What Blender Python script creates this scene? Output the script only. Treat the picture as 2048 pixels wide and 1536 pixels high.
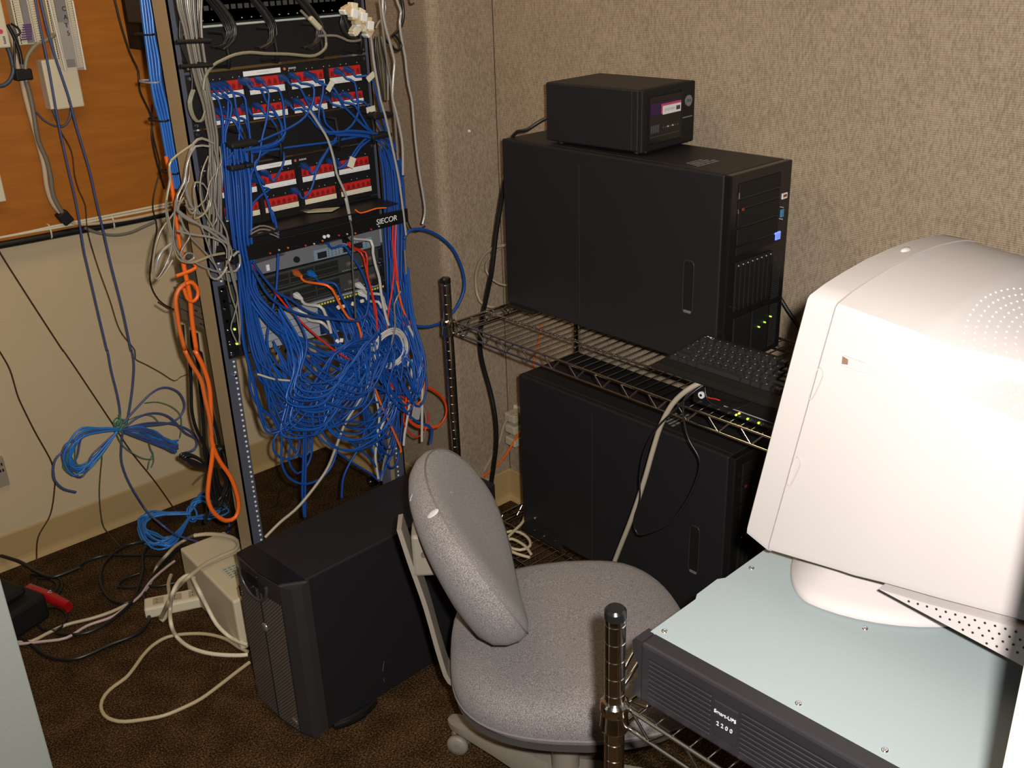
import bpy, bmesh, math, random
import numpy as np
from mathutils import Vector, Matrix
for o in list(bpy.data.objects): bpy.data.objects.remove(o)
SC = bpy.context.scene
COL = SC.collection
PI = math.pi
# ------------------------------------------------------------------ camera
YAW, PIT, ROL = map(math.radians, (41.6, 23.57, -2.085))
FPX, EYE = 2030.0, Vector((0, 0, 1.75))
_F = Vector((math.sin(YAW)*math.cos(PIT), math.cos(YAW)*math.cos(PIT), -math.sin(PIT)))
_R = Vector((math.cos(YAW), -math.sin(YAW), 0)); _U = _R.cross(_F)
RT = math.cos(ROL)*_R + math.sin(ROL)*_U
UP = -math.sin(ROL)*_R + math.cos(ROL)*_U
cam_d = bpy.data.cameras.new('camera'); cam = bpy.data.objects.new('camera', cam_d); COL.objects.link(cam)
m = Matrix((RT, UP, -_F)).transposed().to_4x4(); m.translation = EYE
cam.matrix_world = m
cam_d.sensor_width = 36; cam_d.lens = 36*FPX/2048; cam_d.clip_start = 0.02
SC.camera = cam
SC.view_settings.view_transform = 'Standard'; SC.view_settings.look = 'None'
SC.view_settings.gamma = 1; SC.view_settings.exposure = 0.0; SC.view_settings.use_curve_mapping = False
# ------------------------------------------------------------------ light
w = bpy.data.worlds.new('world'); SC.world = w; w.use_nodes = True
w.node_tree.nodes['Background'].inputs[0].default_value = (1, .8, .55, 1)
w.node_tree.nodes['Background'].inputs[1].default_value = 0.02
def area(name, loc, size, power, color, target=None, sy=None):
    d = bpy.data.lights.new(name, 'AREA'); d.energy = power; d.color = color
    d.shape = 'RECTANGLE' if sy else 'DISK'; d.size = size
    if sy: d.size_y = sy
    o = bpy.data.objects.new(name, d); COL.objects.link(o); o.location = loc
    if target is not None:
        o.rotation_euler = (Vector(target)-Vector(loc)).to_track_quat('-Z', 'Y').to_euler()
    return o
fl = EYE + RT*0.042 + UP*0.035
area('camera_flash', fl, 0.028, 50, (1, .95, .90), fl+_F)
area('ceiling_tubes', (0.75, 1.95, 2.58), 1.2, 10.5, (1, .72, .38), (0.75, 1.95, 0), 0.6)

# ------------------------------------------------------------------ pixel -> place helper (2048 x 1536 frame)
def ray(x, y):
    return (RT*(x-1024) - UP*(y-768) + _F*FPX).normalized()
def onp(x, y, ax, v):
    r = ray(x, y); i = 'xyz'.index(ax)
    return EYE + r*((v-EYE[i])/r[i])
VW = {'O': (0, 0, 1), 'A': (0, 0, 3.072), 'B': (320, 0, 3.339), 'C': (320, 400, 3.072), 'D': (0, 700, 3.413), 'E': (0, 1000, 2.865),
      'G': (440, 620, 3.491), 'H': (700, 500, 2.56), 'I': (560, 440, 5.486), 'J': (860, 540, 2.4), 'K': (320, 400, 4.8),
      'L': (640, 0, 7.68), 'M': (360, 820, 3.658), 'N': (0, 0, 5.91), 'P': (0, 1050, 6.144), 'Q': (780, 860, 2.272), 'S': (1280, 560, 4.267)}
def tr(s):
    """'B y2.16 370,600 405,660 ...' : view letter, plane (x/y/z = value), then points on that plane"""
    v = VW['O']; ax, val = 'y', 2.15; out = []
    for t in s.split():
        if ',' in t:
            a, b = t.split(','); out.append(onp(v[0]+float(a)/v[2], v[1]+float(b)/v[2], ax, val))
        elif t in VW: v = VW[t]
        else: ax, val = t[0], float(t[1:])
    return out
# ------------------------------------------------------------------ materials
MATS = {}
def mat(name, col, rough=.5, metal=0, spec=.5, noise=None, bump=None, emit=None, coat=0, alpha=1, trans=0):
    """noise=(scale, amount[, second colour]) mottles the colour, bump=(scale, strength)"""
    if name in MATS: return MATS[name]
    M = bpy.data.materials.new(name); M.use_nodes = True; nt = M.node_tree; N = nt.nodes; L = nt.links
    b = N['Principled BSDF']; b.inputs['Base Color'].default_value = (*col, 1)
    b.inputs['Roughness'].default_value = rough; b.inputs['Metallic'].default_value = metal
    b.inputs['Specular IOR Level'].default_value = spec; b.inputs['Coat Weight'].default_value = coat
    b.inputs['Transmission Weight'].default_value = trans; b.inputs['Alpha'].default_value = alpha
    tc = N.new('ShaderNodeTexCoord')
    if noise:
        n = N.new('ShaderNodeTexNoise'); n.inputs['Scale'].default_value = noise[0]; n.inputs['Detail'].default_value = 6
        r = N.new('ShaderNodeValToRGB'); c2 = noise[2] if len(noise) > 2 else tuple(c*(1-noise[1]) for c in col)
        r.color_ramp.elements[0].color = (*c2, 1); r.color_ramp.elements[1].color = (*[min(1, c*(1+noise[1]*.6)) for c in col], 1)
        r.color_ramp.elements[0].position = .36; r.color_ramp.elements[1].position = .64
        L.new(tc.outputs['Object'], n.inputs['Vector']); L.new(n.outputs['Fac'], r.inputs['Fac']); L.new(r.outputs['Color'], b.inputs['Base Color'])
    if bump:
        n = N.new('ShaderNodeTexNoise'); n.inputs['Scale'].default_value = bump[0]; n.inputs['Detail'].default_value = 5
        bp = N.new('ShaderNodeBump'); bp.inputs['Strength'].default_value = bump[1]; bp.inputs['Distance'].default_value = .01
        L.new(tc.outputs['Object'], n.inputs['Vector']); L.new(n.outputs['Fac'], bp.inputs['Height']); L.new(bp.outputs['Normal'], b.inputs['Normal'])
    if emit:
        b.inputs['Emission Color'].default_value = (*emit[:3], 1); b.inputs['Emission Strength'].default_value = emit[3]
    MATS[name] = M; return M
def fabric_wall(name, base, dark, axis):
    M = bpy.data.materials.new(name); M.use_nodes = True; nt = M.node_tree; N = nt.nodes; L = nt.links; b = N['Principled BSDF']
    b.inputs['Roughness'].default_value = .95; b.inputs['Specular IOR Level'].default_value = .1
    tc = N.new('ShaderNodeTexCoord')
    n1 = N.new('ShaderNodeTexNoise'); n1.inputs['Scale'].default_value = 9; n1.inputs['Detail'].default_value = 4
    mp = N.new('ShaderNodeMapping'); mp.inputs['Scale'].default_value = (1, 1, .35)
    n2 = N.new('ShaderNodeTexNoise'); n2.inputs['Scale'].default_value = 260; n2.inputs['Detail'].default_value = 5
    L.new(tc.outputs['Object'], mp.inputs[0]); L.new(mp.outputs[0], n2.inputs['Vector']); L.new(tc.outputs['Object'], n1.inputs['Vector'])
    r = N.new('ShaderNodeValToRGB'); r.color_ramp.elements[0].color = (*dark, 1); r.color_ramp.elements[1].color = (*base, 1)
    r.color_ramp.elements[0].position = .34; r.color_ramp.elements[1].position = .60
    mx = N.new('ShaderNodeMath'); mx.operation = 'MULTIPLY_ADD'; mx.inputs[1].default_value = .16
    s = N.new('ShaderNodeMath'); s.operation = 'MULTIPLY'; s.inputs[1].default_value = .84
    L.new(n2.outputs['Fac'], s.inputs[0]); L.new(n1.outputs['Fac'], mx.inputs[0]); L.new(s.outputs[0], mx.inputs[2]); L.new(mx.outputs[0], r.inputs['Fac'])
    L.new(r.outputs['Color'], b.inputs['Base Color'])
    wv = N.new('ShaderNodeTexWave'); wv.bands_direction = 'Z'; wv.inputs['Scale'].default_value = 75; wv.inputs['Distortion'].default_value = .6
    L.new(tc.outputs['Object'], wv.inputs['Vector'])
    ad = N.new('ShaderNodeMath'); ad.operation = 'ADD'; L.new(wv.outputs['Fac'], ad.inputs[0]); L.new(n2.outputs['Fac'], ad.inputs[1])
    bp = N.new('ShaderNodeBump'); bp.inputs['Strength'].default_value = .55; bp.inputs['Distance'].default_value = .002
    L.new(ad.outputs[0], bp.inputs['Height']); L.new(bp.outputs['Normal'], b.inputs['Normal'])
    return M
def carpet_mat():
    M = bpy.data.materials.new('carpet'); M.use_nodes = True; nt = M.node_tree; N = nt.nodes; L = nt.links; b = N['Principled BSDF']
    b.inputs['Roughness'].default_value = 1; b.inputs['Specular IOR Level'].default_value = .05
    tc = N.new('ShaderNodeTexCoord'); n = N.new('ShaderNodeTexNoise'); n.inputs['Scale'].default_value = 230; n.inputs['Detail'].default_value = 3
    n2 = N.new('ShaderNodeTexNoise'); n2.inputs['Scale'].default_value = 14; n2.inputs['Detail'].default_value = 4
    L.new(tc.outputs['Object'], n.inputs['Vector']); L.new(tc.outputs['Object'], n2.inputs['Vector'])
    a = N.new('ShaderNodeMath'); a.operation = 'MULTIPLY_ADD'; a.inputs[1].default_value = .2
    s = N.new('ShaderNodeMath'); s.operation = 'MULTIPLY'; s.inputs[1].default_value = .8
    L.new(n.outputs['Fac'], s.inputs[0]); L.new(n2.outputs['Fac'], a.inputs[0]); L.new(s.outputs[0], a.inputs[2])
    r = N.new('ShaderNodeValToRGB'); e = r.color_ramp.elements
    e[0].position = .40; e[0].color = (.014, .008, .004, 1); e[1].position = .66; e[1].color = (.16, .092, .038, 1)
    q = e.new(.52); q.color = (.055, .031, .013, 1)
    L.new(a.outputs[0], r.inputs['Fac']); L.new(r.outputs['Color'], b.inputs['Base Color'])
    bp = N.new('ShaderNodeBump'); bp.inputs['Strength'].default_value = .8; bp.inputs['Distance'].default_value = .004
    L.new(n.outputs['Fac'], bp.inputs['Height']); L.new(bp.outputs['Normal'], b.inputs['Normal'])
    return M
def ply_mat():
    M = bpy.data.materials.new('plywood'); M.use_nodes = True; nt = M.node_tree; N = nt.nodes; L = nt.links; b = N['Principled BSDF']
    b.inputs['Roughness'].default_value = .55; b.inputs['Specular IOR Level'].default_value = .3
    tc = N.new('ShaderNodeTexCoord'); mp = N.new('ShaderNodeMapping'); mp.inputs['Scale'].default_value = (1.3, 1, 9)
    n = N.new('ShaderNodeTexNoise'); n.inputs['Scale'].default_value = 3.2; n.inputs['Detail'].default_value = 7; n.inputs['Distortion'].default_value = 1.2
    L.new(tc.outputs['Object'], mp.inputs[0]); L.new(mp.outputs[0], n.inputs['Vector'])
    r = N.new('ShaderNodeValToRGB'); e = r.color_ramp.elements
    e[0].position = .3; e[0].color = (.34, .110, .010, 1); e[1].position = .72; e[1].color = (.42, .145, .015, 1)
    L.new(n.outputs['Fac'], r.inputs['Fac']); L.new(r.outputs['Color'], b.inputs['Base Color']); return M
def mesh_grille_mat():
    """fine perforated bezel mesh: a staggered dot lattice in object space"""
    M = bpy.data.materials.new('perforated_grille'); M.use_nodes = True; nt = M.node_tree; N = nt.nodes; L = nt.links; b = N['Principled BSDF']
    b.inputs['Roughness'].default_value = .4
    tc = N.new('ShaderNodeTexCoord'); mp = N.new('ShaderNodeMapping'); mp.inputs['Rotation'].default_value = (PI/4, 0, 0)
    mp.inputs['Scale'].default_value = (1, 150, 150)
    sp = N.new('ShaderNodeSeparateXYZ'); L.new(tc.outputs['Object'], mp.inputs[0]); L.new(mp.outputs[0], sp.inputs[0])
    d = []
    for ax in ('Y', 'Z'):
        f = N.new('ShaderNodeMath'); f.operation = 'FRACT'; L.new(sp.outputs[ax], f.inputs[0])
        s = N.new('ShaderNodeMath'); s.operation = 'SUBTRACT'; s.inputs[1].default_value = .5; L.new(f.outputs[0], s.inputs[0])
        p = N.new('ShaderNodeMath'); p.operation = 'POWER'; p.inputs[1].default_value = 2; L.new(s.outputs[0], p.inputs[0]); d.append(p)
    a = N.new('ShaderNodeMath'); a.operation = 'ADD'; L.new(d[0].outputs[0], a.inputs[0]); L.new(d[1].outputs[0], a.inputs[1])
    r = N.new('ShaderNodeValToRGB'); e = r.color_ramp.elements
    e[0].position = .05; e[0].color = (.004, .004, .004, 1); e[1].position = .12; e[1].color = (.13, .108, .09, 1)
    L.new(a.outputs[0], r.inputs['Fac']); L.new(r.outputs['Color'], b.inputs['Base Color']); return M
def weave_mat():
    M = bpy.data.materials.new('chair_fabric'); M.use_nodes = True; nt = M.node_tree; N = nt.nodes; L = nt.links; b = N['Principled BSDF']
    b.inputs['Roughness'].default_value = .95; b.inputs['Specular IOR Level'].default_value = .12
    b.inputs['Sheen Weight'].default_value = .15
    tc = N.new('ShaderNodeTexCoord'); n = N.new('ShaderNodeTexNoise'); n.inputs['Scale'].default_value = 560; n.inputs['Detail'].default_value = 3
    L.new(tc.outputs['Object'], n.inputs['Vector'])
    r = N.new('ShaderNodeValToRGB'); e = r.color_ramp.elements
    e[0].position = .36; e[0].color = (.11, .098, .096, 1); e[1].position = .66; e[1].color = (.31, .283, .272, 1)
    L.new(n.outputs['Fac'], r.inputs['Fac']); L.new(r.outputs['Color'], b.inputs['Base Color'])
    bp = N.new('ShaderNodeBump'); bp.inputs['Strength'].default_value = .5; bp.inputs['Distance'].default_value = .002
    L.new(n.outputs['Fac'], bp.inputs['Height']); L.new(bp.outputs['Normal'], b.inputs['Normal']); return M
FAB = fabric_wall('fabric_wall', (.40, .315, .225), (.26, .198, .135), 'x')
CREAM = mat('cream_paint', (.57, .455, .285), .85, spec=.15, bump=(160, .12))
BASEB = mat('tan_vinyl', (.42, .29, .13), .55, spec=.3)
CARPET = carpet_mat(); PLY = ply_mat(); GRILLE = mesh_grille_mat(); FABRIC = weave_mat()
BLK = mat('black_paint', (.010, .0095, .010), .42, spec=.35, bump=(900, .12))
BLKS = mat('black_gloss_plastic', (.008, .008, .008), .22)
BLKM = mat('black_matt_plastic', (.0085, .0085, .0085), .6, spec=.3)
SIDE = mat('charcoal_steel', (.0125, .0118, .0135), .48, spec=.35, bump=(1100, .10))
STEEL_G = mat('grey_zinc', (.105, .115, .150), .38, metal=.35, bump=(300, .08))
ALU = mat('aluminium', (.46, .35, .20), .42, metal=.12)
CHROME = mat('chrome', (.66, .62, .56), .12, metal=1)
SCREW = mat('bright_screw', (.85, .86, .88), .18, metal=1)
GREYD = mat('grey_device', (.15, .155, .17), .45, spec=.4)
CISCO = mat('slate_device', (.040, .046, .044), .45)
BLUE = mat('blue_jacket', (.007, .060, .28), .46, spec=.35)
BLUED = mat('deep_blue_boot', (.006, .045, .20), .45)
LBLUE = mat('light_blue_jacket', (.025, .19, .62), .35)
PURB = mat('slate_blue_jacket', (.055, .085, .24), .4)
GREENJ = mat('green_thread', (.06, .22, .13), .5)
GREYC = mat('grey_jacket', (.185, .165, .135), .26, spec=.6)
BEIGEC = mat('beige_jacket', (.46, .39, .26), .38)
WHITEC = mat('white_jacket', (.50, .48, .43), .35)
BLKC = mat('black_cord', (.010, .010, .010), .35)
BROWNC = mat('brown_wire', (.055, .022, .008), .5)
ORC = mat('orange_fibre', (.78, .13, .012), .38)
REDC = mat('red_jacket', (.62, .03, .012), .38)
PINKC = mat('pinkish_red_jacket', (.62, .08, .10), .38)
RED = mat('red_plastic', (.50, .018, .014), .4)
WHITE = mat('white_label', (.74, .74, .72), .5)
IVORY = mat('ivory_plastic', (.66, .60, .44), .5)
CRT = mat('warm_white_plastic', (.395, .362, .350), .55, spec=.3, bump=(700, .06))
UPSG = mat('pale_blue_grey_steel', (.245, .288, .295), .5, spec=.35, bump=(500, .05))
UPSB = mat('beige_case', (.62, .54, .38), .5)
TAUPE = mat('taupe_plastic', (.235, .205, .165), .5)
YEL = mat('yellow_print', (.65, .62, .05), .5)
DARK = mat('opening_black', (.002, .002, .002), .8)
TEXTG = mat('grey_print', (.45, .45, .47), .5)
GLASSD = mat('dark_screen_glass', (.01, .012, .012), .08)
CLEAR = mat('clear_acrylic', (.85, .80, .76), .15, alpha=.16)
LEDG = mat('led_green', (.1, .6, .02), .4, emit=(.45, 1, .05, 2.2))
LEDO = mat('led_orange', (.8, .3, .02), .4, emit=(1, .38, .03, 3))
LEDB = mat('led_blue_display', (.02, .04, .7), .3, emit=(.10, .16, 1, 2.6))
# ------------------------------------------------------------------ mesh helpers
class MB:
    """collects shapes and links them as ONE mesh object"""
    def __init__(s): s.v = []; s.f = []; s.mi = []; s.mats = []; s.sm = []
    def slot(s, m):
        if m not in s.mats: s.mats.append(m)
        return s.mats.index(m)
    def add(s, vs, fs, m, smooth=False):
        k = len(s.v); s.v += [tuple(p) for p in vs]; i = s.slot(m)
        for f in fs: s.f.append([k+j for j in f]); s.mi.append(i); s.sm.append(smooth)
    def box(s, x0, x1, y0, y1, z0, z1, m, M=None):
        vs = [Vector((x, y, z)) for z in (z0, z1) for y in (y0, y1) for x in (x0, x1)]
        if M: vs = [M @ p for p in vs]
        s.add(vs, [(0, 2, 3, 1), (4, 5, 7, 6), (0, 1, 5, 4), (2, 6, 7, 3), (0, 4, 6, 2), (1, 3, 7, 5)], m)
    def rbox(s, x0, x1, y0, y1, z0, z1, m, r=.003, seg=2, M=None):
        b = bmesh.new(); bmesh.ops.create_cube(b, size=1)
        for v in b.verts: v.co = Vector((x0+(v.co.x+.5)*(x1-x0), y0+(v.co.y+.5)*(y1-y0), z0+(v.co.z+.5)*(z1-z0)))
        r = min(r, .49*min(x1-x0, y1-y0, z1-z0))
        bmesh.ops.bevel(b, geom=b.edges[:], offset=r, segments=seg, profile=.5, affect='EDGES')
        b.verts.ensure_lookup_table()
        s.add([(M @ v.co if M else v.co.copy()) for v in b.verts], [[v.index for v in f.verts] for f in b.faces], m); b.free()
    def prism(s, poly, a, b, ax, m, M=None, smooth=False):
        """poly in the two other axes (in xyz order), extruded along ax from a to b"""
        def P(p, t):
            q = {'x': (t, p[0], p[1]), 'y': (p[0], t, p[1]), 'z': (p[0], p[1], t)}[ax]; q = Vector(q)
            return M @ q if M else q
        n = len(poly); vs = [P(p, a) for p in poly]+[P(p, b) for p in poly]
        s.add(vs, [tuple(range(n))[::-1], tuple(range(n, 2*n))], m)
        s.add(vs, [(i, (i+1) % n, n+(i+1) % n, n+i) for i in range(n)], m, smooth)
    def cyl(s, p0, p1, r, m, n=12, r1=None, smooth=True, caps=True):
        p0 = Vector(p0); p1 = Vector(p1); d = (p1-p0).normalized(); a = d.orthogonal().normalized(); b = d.cross(a)
        r1 = r if r1 is None else r1
        vs = [p0+(a*math.cos(2*PI*i/n)+b*math.sin(2*PI*i/n))*r for i in range(n)]+[p1+(a*math.cos(2*PI*i/n)+b*math.sin(2*PI*i/n))*r1 for i in range(n)]
        s.add(vs, [(i, (i+1) % n, n+(i+1) % n, n+i) for i in range(n)], m, smooth)
        if caps: s.add(vs, [tuple(range(n))[::-1], tuple(range(n, 2*n))], m)
    def lathe(s, prof, m, n=24, M=None, smooth=True):
        """prof = [(r, z)...] about local z"""
        vs = []
        for r, z in prof:
            for i in range(n):
                p = Vector((r*math.cos(2*PI*i/n), r*math.sin(2*PI*i/n), z)); vs.append(M @ p if M else p)
        fs = [(k*n+i, k*n+(i+1) % n, (k+1)*n+(i+1) % n, (k+1)*n+i) for k in range(len(prof)-1) for i in range(n)]
        s.add(vs, fs, m, smooth); s.add(vs, [tuple(range(n))[::-1], tuple(range((len(prof)-1)*n, len(prof)*n))], m)
    def tube(s, pts, r, m, n=6, flat=1.0, closed=False):
        pts = [Vector(p) for p in pts]; N = len(pts)
        if N < 2: return
        vs = []; up = None
        for i, p in enumerate(pts):
            t = (pts[min(i+1, N-1)]-pts[max(i-1, 0)])
            if t.length < 1e-9: t = Vector((0, 0, 1))
            t.normalize()
            if up is None: up = t.orthogonal().normalized()
            up = (up - t*up.dot(t))
            up = up.normalized() if up.length > 1e-6 else t.orthogonal().normalized()
            b = t.cross(up)
            for k in range(n):
                a = 2*PI*k/n; vs.append(p+up*math.cos(a)*r+b*math.sin(a)*r*flat)
        fs = [(i*n+k, i*n+(k+1) % n, (i+1)*n+(k+1) % n, (i+1)*n+k) for i in range(N-1) for k in range(n)]
        s.add(vs, fs, m, True); s.add(vs, [tuple(range(n))[::-1], tuple(range((N-1)*n, N*n))], m)
    def loft(s, secs, m, smooth=True, cap=True):
        n = len(secs[0]); vs = [p for q in secs for p in q]
        s.add(vs, [(k*n+i, k*n+(i+1) % n, (k+1)*n+(i+1) % n, (k+1)*n+i) for k in range(len(secs)-1) for i in range(n)], m, smooth)
        if cap: s.add(vs, [tuple(range(n))[::-1], tuple(range((len(secs)-1)*n, len(secs)*n))], m)
    def build(s, name, parent=None, label=None, cat=None, group=None, kind=None, recalc=True, autos=None):
        me = bpy.data.meshes.new(name); me.from_pydata(s.v, [], s.f)
        for mm in s.mats: me.materials.append(mm)
        for p, i, q in zip(me.polygons, s.mi, s.sm): p.material_index = i; p.use_smooth = q
        if recalc:
            b = bmesh.new(); b.from_mesh(me); bmesh.ops.recalc_face_normals(b, faces=b.faces[:]); b.to_mesh(me); b.free()
        me.update(); o = bpy.data.objects.new(name, me); COL.objects.link(o)
        if autos:
            for p in me.polygons: p.use_smooth = True
            me.set_sharp_from_angle(angle=math.radians(autos))
        if parent: o.parent = parent
        tag(o, label, cat, group, kind); return o
def tag(o, label=None, cat=None, group=None, kind=None):
    for k, v in (('label', label), ('category', cat), ('group', group), ('kind', kind)):
        if v: o[k] = v
    return o
def empty(name, loc, label, cat, rz=0, group=None):
    o = bpy.data.objects.new(name, None); COL.objects.link(o); o.location = loc; o.rotation_euler = (0, 0, rz)
    o.empty_display_size = .05; return tag(o, label, cat, group)
def spline(pts, step=.02):
    """centripetal-ish Catmull-Rom through the points"""
    P = [Vector(p) for p in pts]
    if len(P) < 3: return P
    P = [P[0]*2-P[1]]+P+[P[-1]*2-P[-2]]; out = []
    for i in range(1, len(P)-2):
        a, b, c, d = P[i-1:i+3]; n = max(2, min(14, int((c-b).length/step)+1))
        for k in range(n):
            t = k/n; out.append(.5*((2*b)+(c-a)*t+(2*a-5*b+4*c-d)*t*t+(3*b-a-3*c+d)*t**3))
    out.append(P[-2]); return out
def text(s, size, M, m, name, parent, extrude=.0004, align='CENTER', sx=1.0):
    c = bpy.data.curves.new('lettering', 'FONT'); c.body = s; c.size = size; c.extrude = extrude; c.align_x = align; c.align_y = 'CENTER'
    t = bpy.data.objects.new('tmp', c); COL.objects.link(t); bpy.context.view_layer.update()
    me = bpy.data.meshes.new_from_object(t.evaluated_get(bpy.context.evaluated_depsgraph_get()))
    bpy.data.objects.remove(t); me.transform(M @ Matrix.Diagonal((sx, 1, 1, 1))); me.materials.clear(); me.materials.append(m); me.name = name
    o = bpy.data.objects.new(name, me); COL.objects.link(o)
    if parent: o.parent = parent
    return o
def frame(o, ex, ey):
    """matrix whose x, y axes are ex, ey and whose origin is o (for lettering laid on a surface)"""
    ex = Vector(ex).normalized(); ey = Vector(ey).normalized(); ez = ex.cross(ey)
    M = Matrix((ex, ey, ez)).transposed().to_4x4(); M.translation = Vector(o); return M
from mathutils.bvhtree import BVHTree
def hit(o, x=None, y=None, org=None, d=None):
    """first point (and normal) of a finished object's surface along a sight line"""
    bpy.context.view_layer.update(); Mw = o.matrix_world; t = BVHTree.FromPolygons([Mw @ v.co for v in o.data.vertices], [p.vertices[:] for p in o.data.polygons])
    return (t, Mw) if x is None and org is None else t.ray_cast(EYE if org is None else org, ray(x, y) if d is None else d)[:2]
# ------------------------------------------------------------------ the room
WL, WR, WS, WE = 3.095, 2.006, 1.785, 2.286       # left wall plane y, right wall x, recess side x, step y
def struct(name, *a, **k):
    b = MB(); b.box(*a); return b.build(name, kind='structure')
struct('floor', -1.3, 2.3, -1.3, 3.3, -.05, 0, CARPET)
struct('ceiling', -1.3, 2.3, -1.3, 3.3, 2.6, 2.65, mat('ceiling_tile', (.5, .46, .4), .9, noise=(60, .15)))
struct('wall_left', -1.3, WS, WL, WL+.1, 0, 2.6, CREAM)
struct('wall_right', WR, WR+.1, -1.2, WE, 0, 2.6, FAB)
b = MB()                                            # boxed-out column beside the recess, fabric covered, rounded outer corner
poly = [(WS, WL), (WS, WE+.03)]+[(WS+.03-.03*math.cos(a), WE+.03-.03*math.sin(a)) for a in (.3, .6, .9, 1.2)]+[(WS+.03, WE), (WR+.1, WE), (WR+.1, WL)]
b.prism(poly, 0, 2.6, 'z', FAB); b.build('wall_back', kind='structure')
def baseboard(name, p, q, nrm, ends=(0, 0)):
    """cove base: flat strip with a flared foot, from p to q, standing out along nrm"""
    p = Vector((*p, 0)); q = Vector((*q, 0)); n = Vector((*nrm, 0)); b = MB(); secs = []
    for e in (p, q): secs.append([e+n*a+Vector((0, 0, h)) for a, h in ((0, 0), (.016, 0), (.013, .006), (.006, .014), (.004, .024), (.004, .109), (.002, .113), (0, .113))])
    b.loft(secs, BASEB, False); b.build(name, kind='structure')
baseboard('baseboard_left', (-1.3, WL), (WS, WL), (0, -1))
baseboard('baseboard_back', (WS, WL), (WS, WE), (-1, 0))
baseboard('baseboard_step', (WS-.004, WE), (WR, WE), (0, -1))
baseboard('baseboard_right', (WR, WE), (WR, -1.2), (-1, 0))
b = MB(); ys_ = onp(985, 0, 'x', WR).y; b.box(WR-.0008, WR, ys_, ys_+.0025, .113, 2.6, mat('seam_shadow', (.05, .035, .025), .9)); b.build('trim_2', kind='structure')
# doorway the photograph is taken through: open door leaf at the left, cream frame at the right
pl = EYE+ray(57, 1358)*1.28
b = MB(); b.rbox(pl.x-.70, pl.x, pl.y, pl.y+.035, 0.0, 2.05, mat('door_paint', (.122, .130, .118), .5, bump=(200, .05)), .0015)
b.build('door_1', kind='structure')
pr = EYE+ray(2022, 1437)*.745
b = MB(); b.rbox(pr.x, pr.x+.026, pr.y-.11, pr.y, 0, 2.08, mat('cream_frame', (.52, .46, .30), .5), .003); b.build('trim_1', kind='structure')
# plywood backboard with a black rubber edge along its foot
b = MB(); b.box(-1.2, 1.47, 3.077, WL-.0005, 1.004, 2.3, PLY)
board = b.build('plywood_backboard', label='orange-brown plywood telecom board screwed to the cream wall', cat='board')
b = MB(); b.tube(spline([(-.2, 3.06, 1.022), (.5, 3.06, 1.016), (.8, 3.06, 1.008), (1.0, 3.06, 1.005), (1.2, 3.055, 1.003), (1.47, 3.055, 1.008)]), .011, BLKC, 8)
b.build('thick_cable', label='thick black cable stapled along the foot of the plywood board', cat='cable')
b = MB()
for k in range(2): b.tube(spline([(-.2, 3.055, 1.038+.008*k), (.5, 3.055, 1.034+.006*k), (.8, 3.056, 1.030), (.98, 3.05, 1.028+.006*k), (1.2, 3.05, 1.026+.008*k), (1.47, 3.05, 1.030+.008*k)]), .004, IVORY, 6)
b.build('ivory_wire', label='ivory wire pair running above the black cable on the plywood foot', cat='wire')
for i, (x, y) in enumerate(((313, 1430), (698, 1372))):
    p = onp(x/3.072, y/3.072, 'y', 3.048); b = MB(); b.tube(spline([p+Vector((0, .02, .022)), p+Vector((0, 0, .02)), p+Vector((0, -.002, -.012)), p+Vector((0, .015, -.018))]), .0025, IVORY, 6)
    b.build('cable_clip', label='ivory cable clip on the board foot, '+('left one near the picture edge' if i == 0 else 'right one near the blue drop cables'), cat='clip', group='cable clips on the board foot')
# ------------------------------------------------------------------ wall-mounted telecom blocks
def punch_block(x0, x1, z0, z1, label, letters='', lettercol=BLKM):
    r = empty('punch_down_block', (0, 0, 0), label, 'terminal block', group='punch-down blocks on the plywood')
    b = MB(); b.rbox(x0, x1, 3.035, 3.077, z0, z1, IVORY, .002); b.build('base', r)
    b = MB(); b2 = MB(); n = int((z1-z0)/.0062)
    for k in range(n):
        z = z0+.004+k*.0062
        b.box(x0+.004, x0+.018, 3.026, 3.036, z, z+.0034, IVORY); b2.box(x1-.018, x1-.004, 3.026, 3.036, z, z+.0034, IVORY)
    b.box(x0+.004, x0+.006, 3.028, 3.036, z0+.004, z, IVORY); b2.box(x1-.006, x1-.004, 3.028, 3.036, z0+.004, z, IVORY); b.build('contact_comb', r); b2.build('contact_comb', r)
    b = MB(); b.box(x0+.022, x1-.022, 3.030, 3.036, z0+.004, z1, mat('block_grey', (.22, .21, .22), .5)); b.build('label_holder', r)
    for k, ch in enumerate(letters):
        text(ch, .020, frame(((x0+x1)/2+.004, 3.0285, z1-.075-k*.0235), (1, 0, 0), (0, 0, 1)), lettercol, 'letter', r)
    return r
r1 = punch_block(1.048, 1.122, 1.462, 1.72, 'ivory punch-down block lettered CAT behind a clear cover', '')
for ch, z in (('C', 1.620), ('A', 1.598), ('T', 1.575)): text(ch, .017, frame((1.092, 3.0288, z), (1, 0, 0), (0, 0, 1)), BLKM, 'letter', r1)
punch_block(.958, 1.020, 1.535, 1.72, 'ivory punch-down block nearer the top left corner, purple wire pairs on it')
b = MB()
for k in range(7): b.box(.962+.002*k, .990+.001*k, 3.024, 3.029, 1.548+k*.006, 1.552+k*.006, mat('purple_pair', (.10, .04, .16), .5))
b.build('wire_pairs', label='purple wire pairs punched onto the upper left block', cat='wires')
r = empty('acrylic_cover', (0, 0, 0), 'clear acrylic flap hanging below the CAT block', 'cover')
def sheet(pxs, y, th, m):
    P = [onp(x, q, 'y', y) for x, q in pxs]; return P
P = [onp(x/5.91, y/5.91, 'y', 2.99) for x, y in ((640, 265), (905, 265), (1010, 825), (775, 835))]
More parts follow.
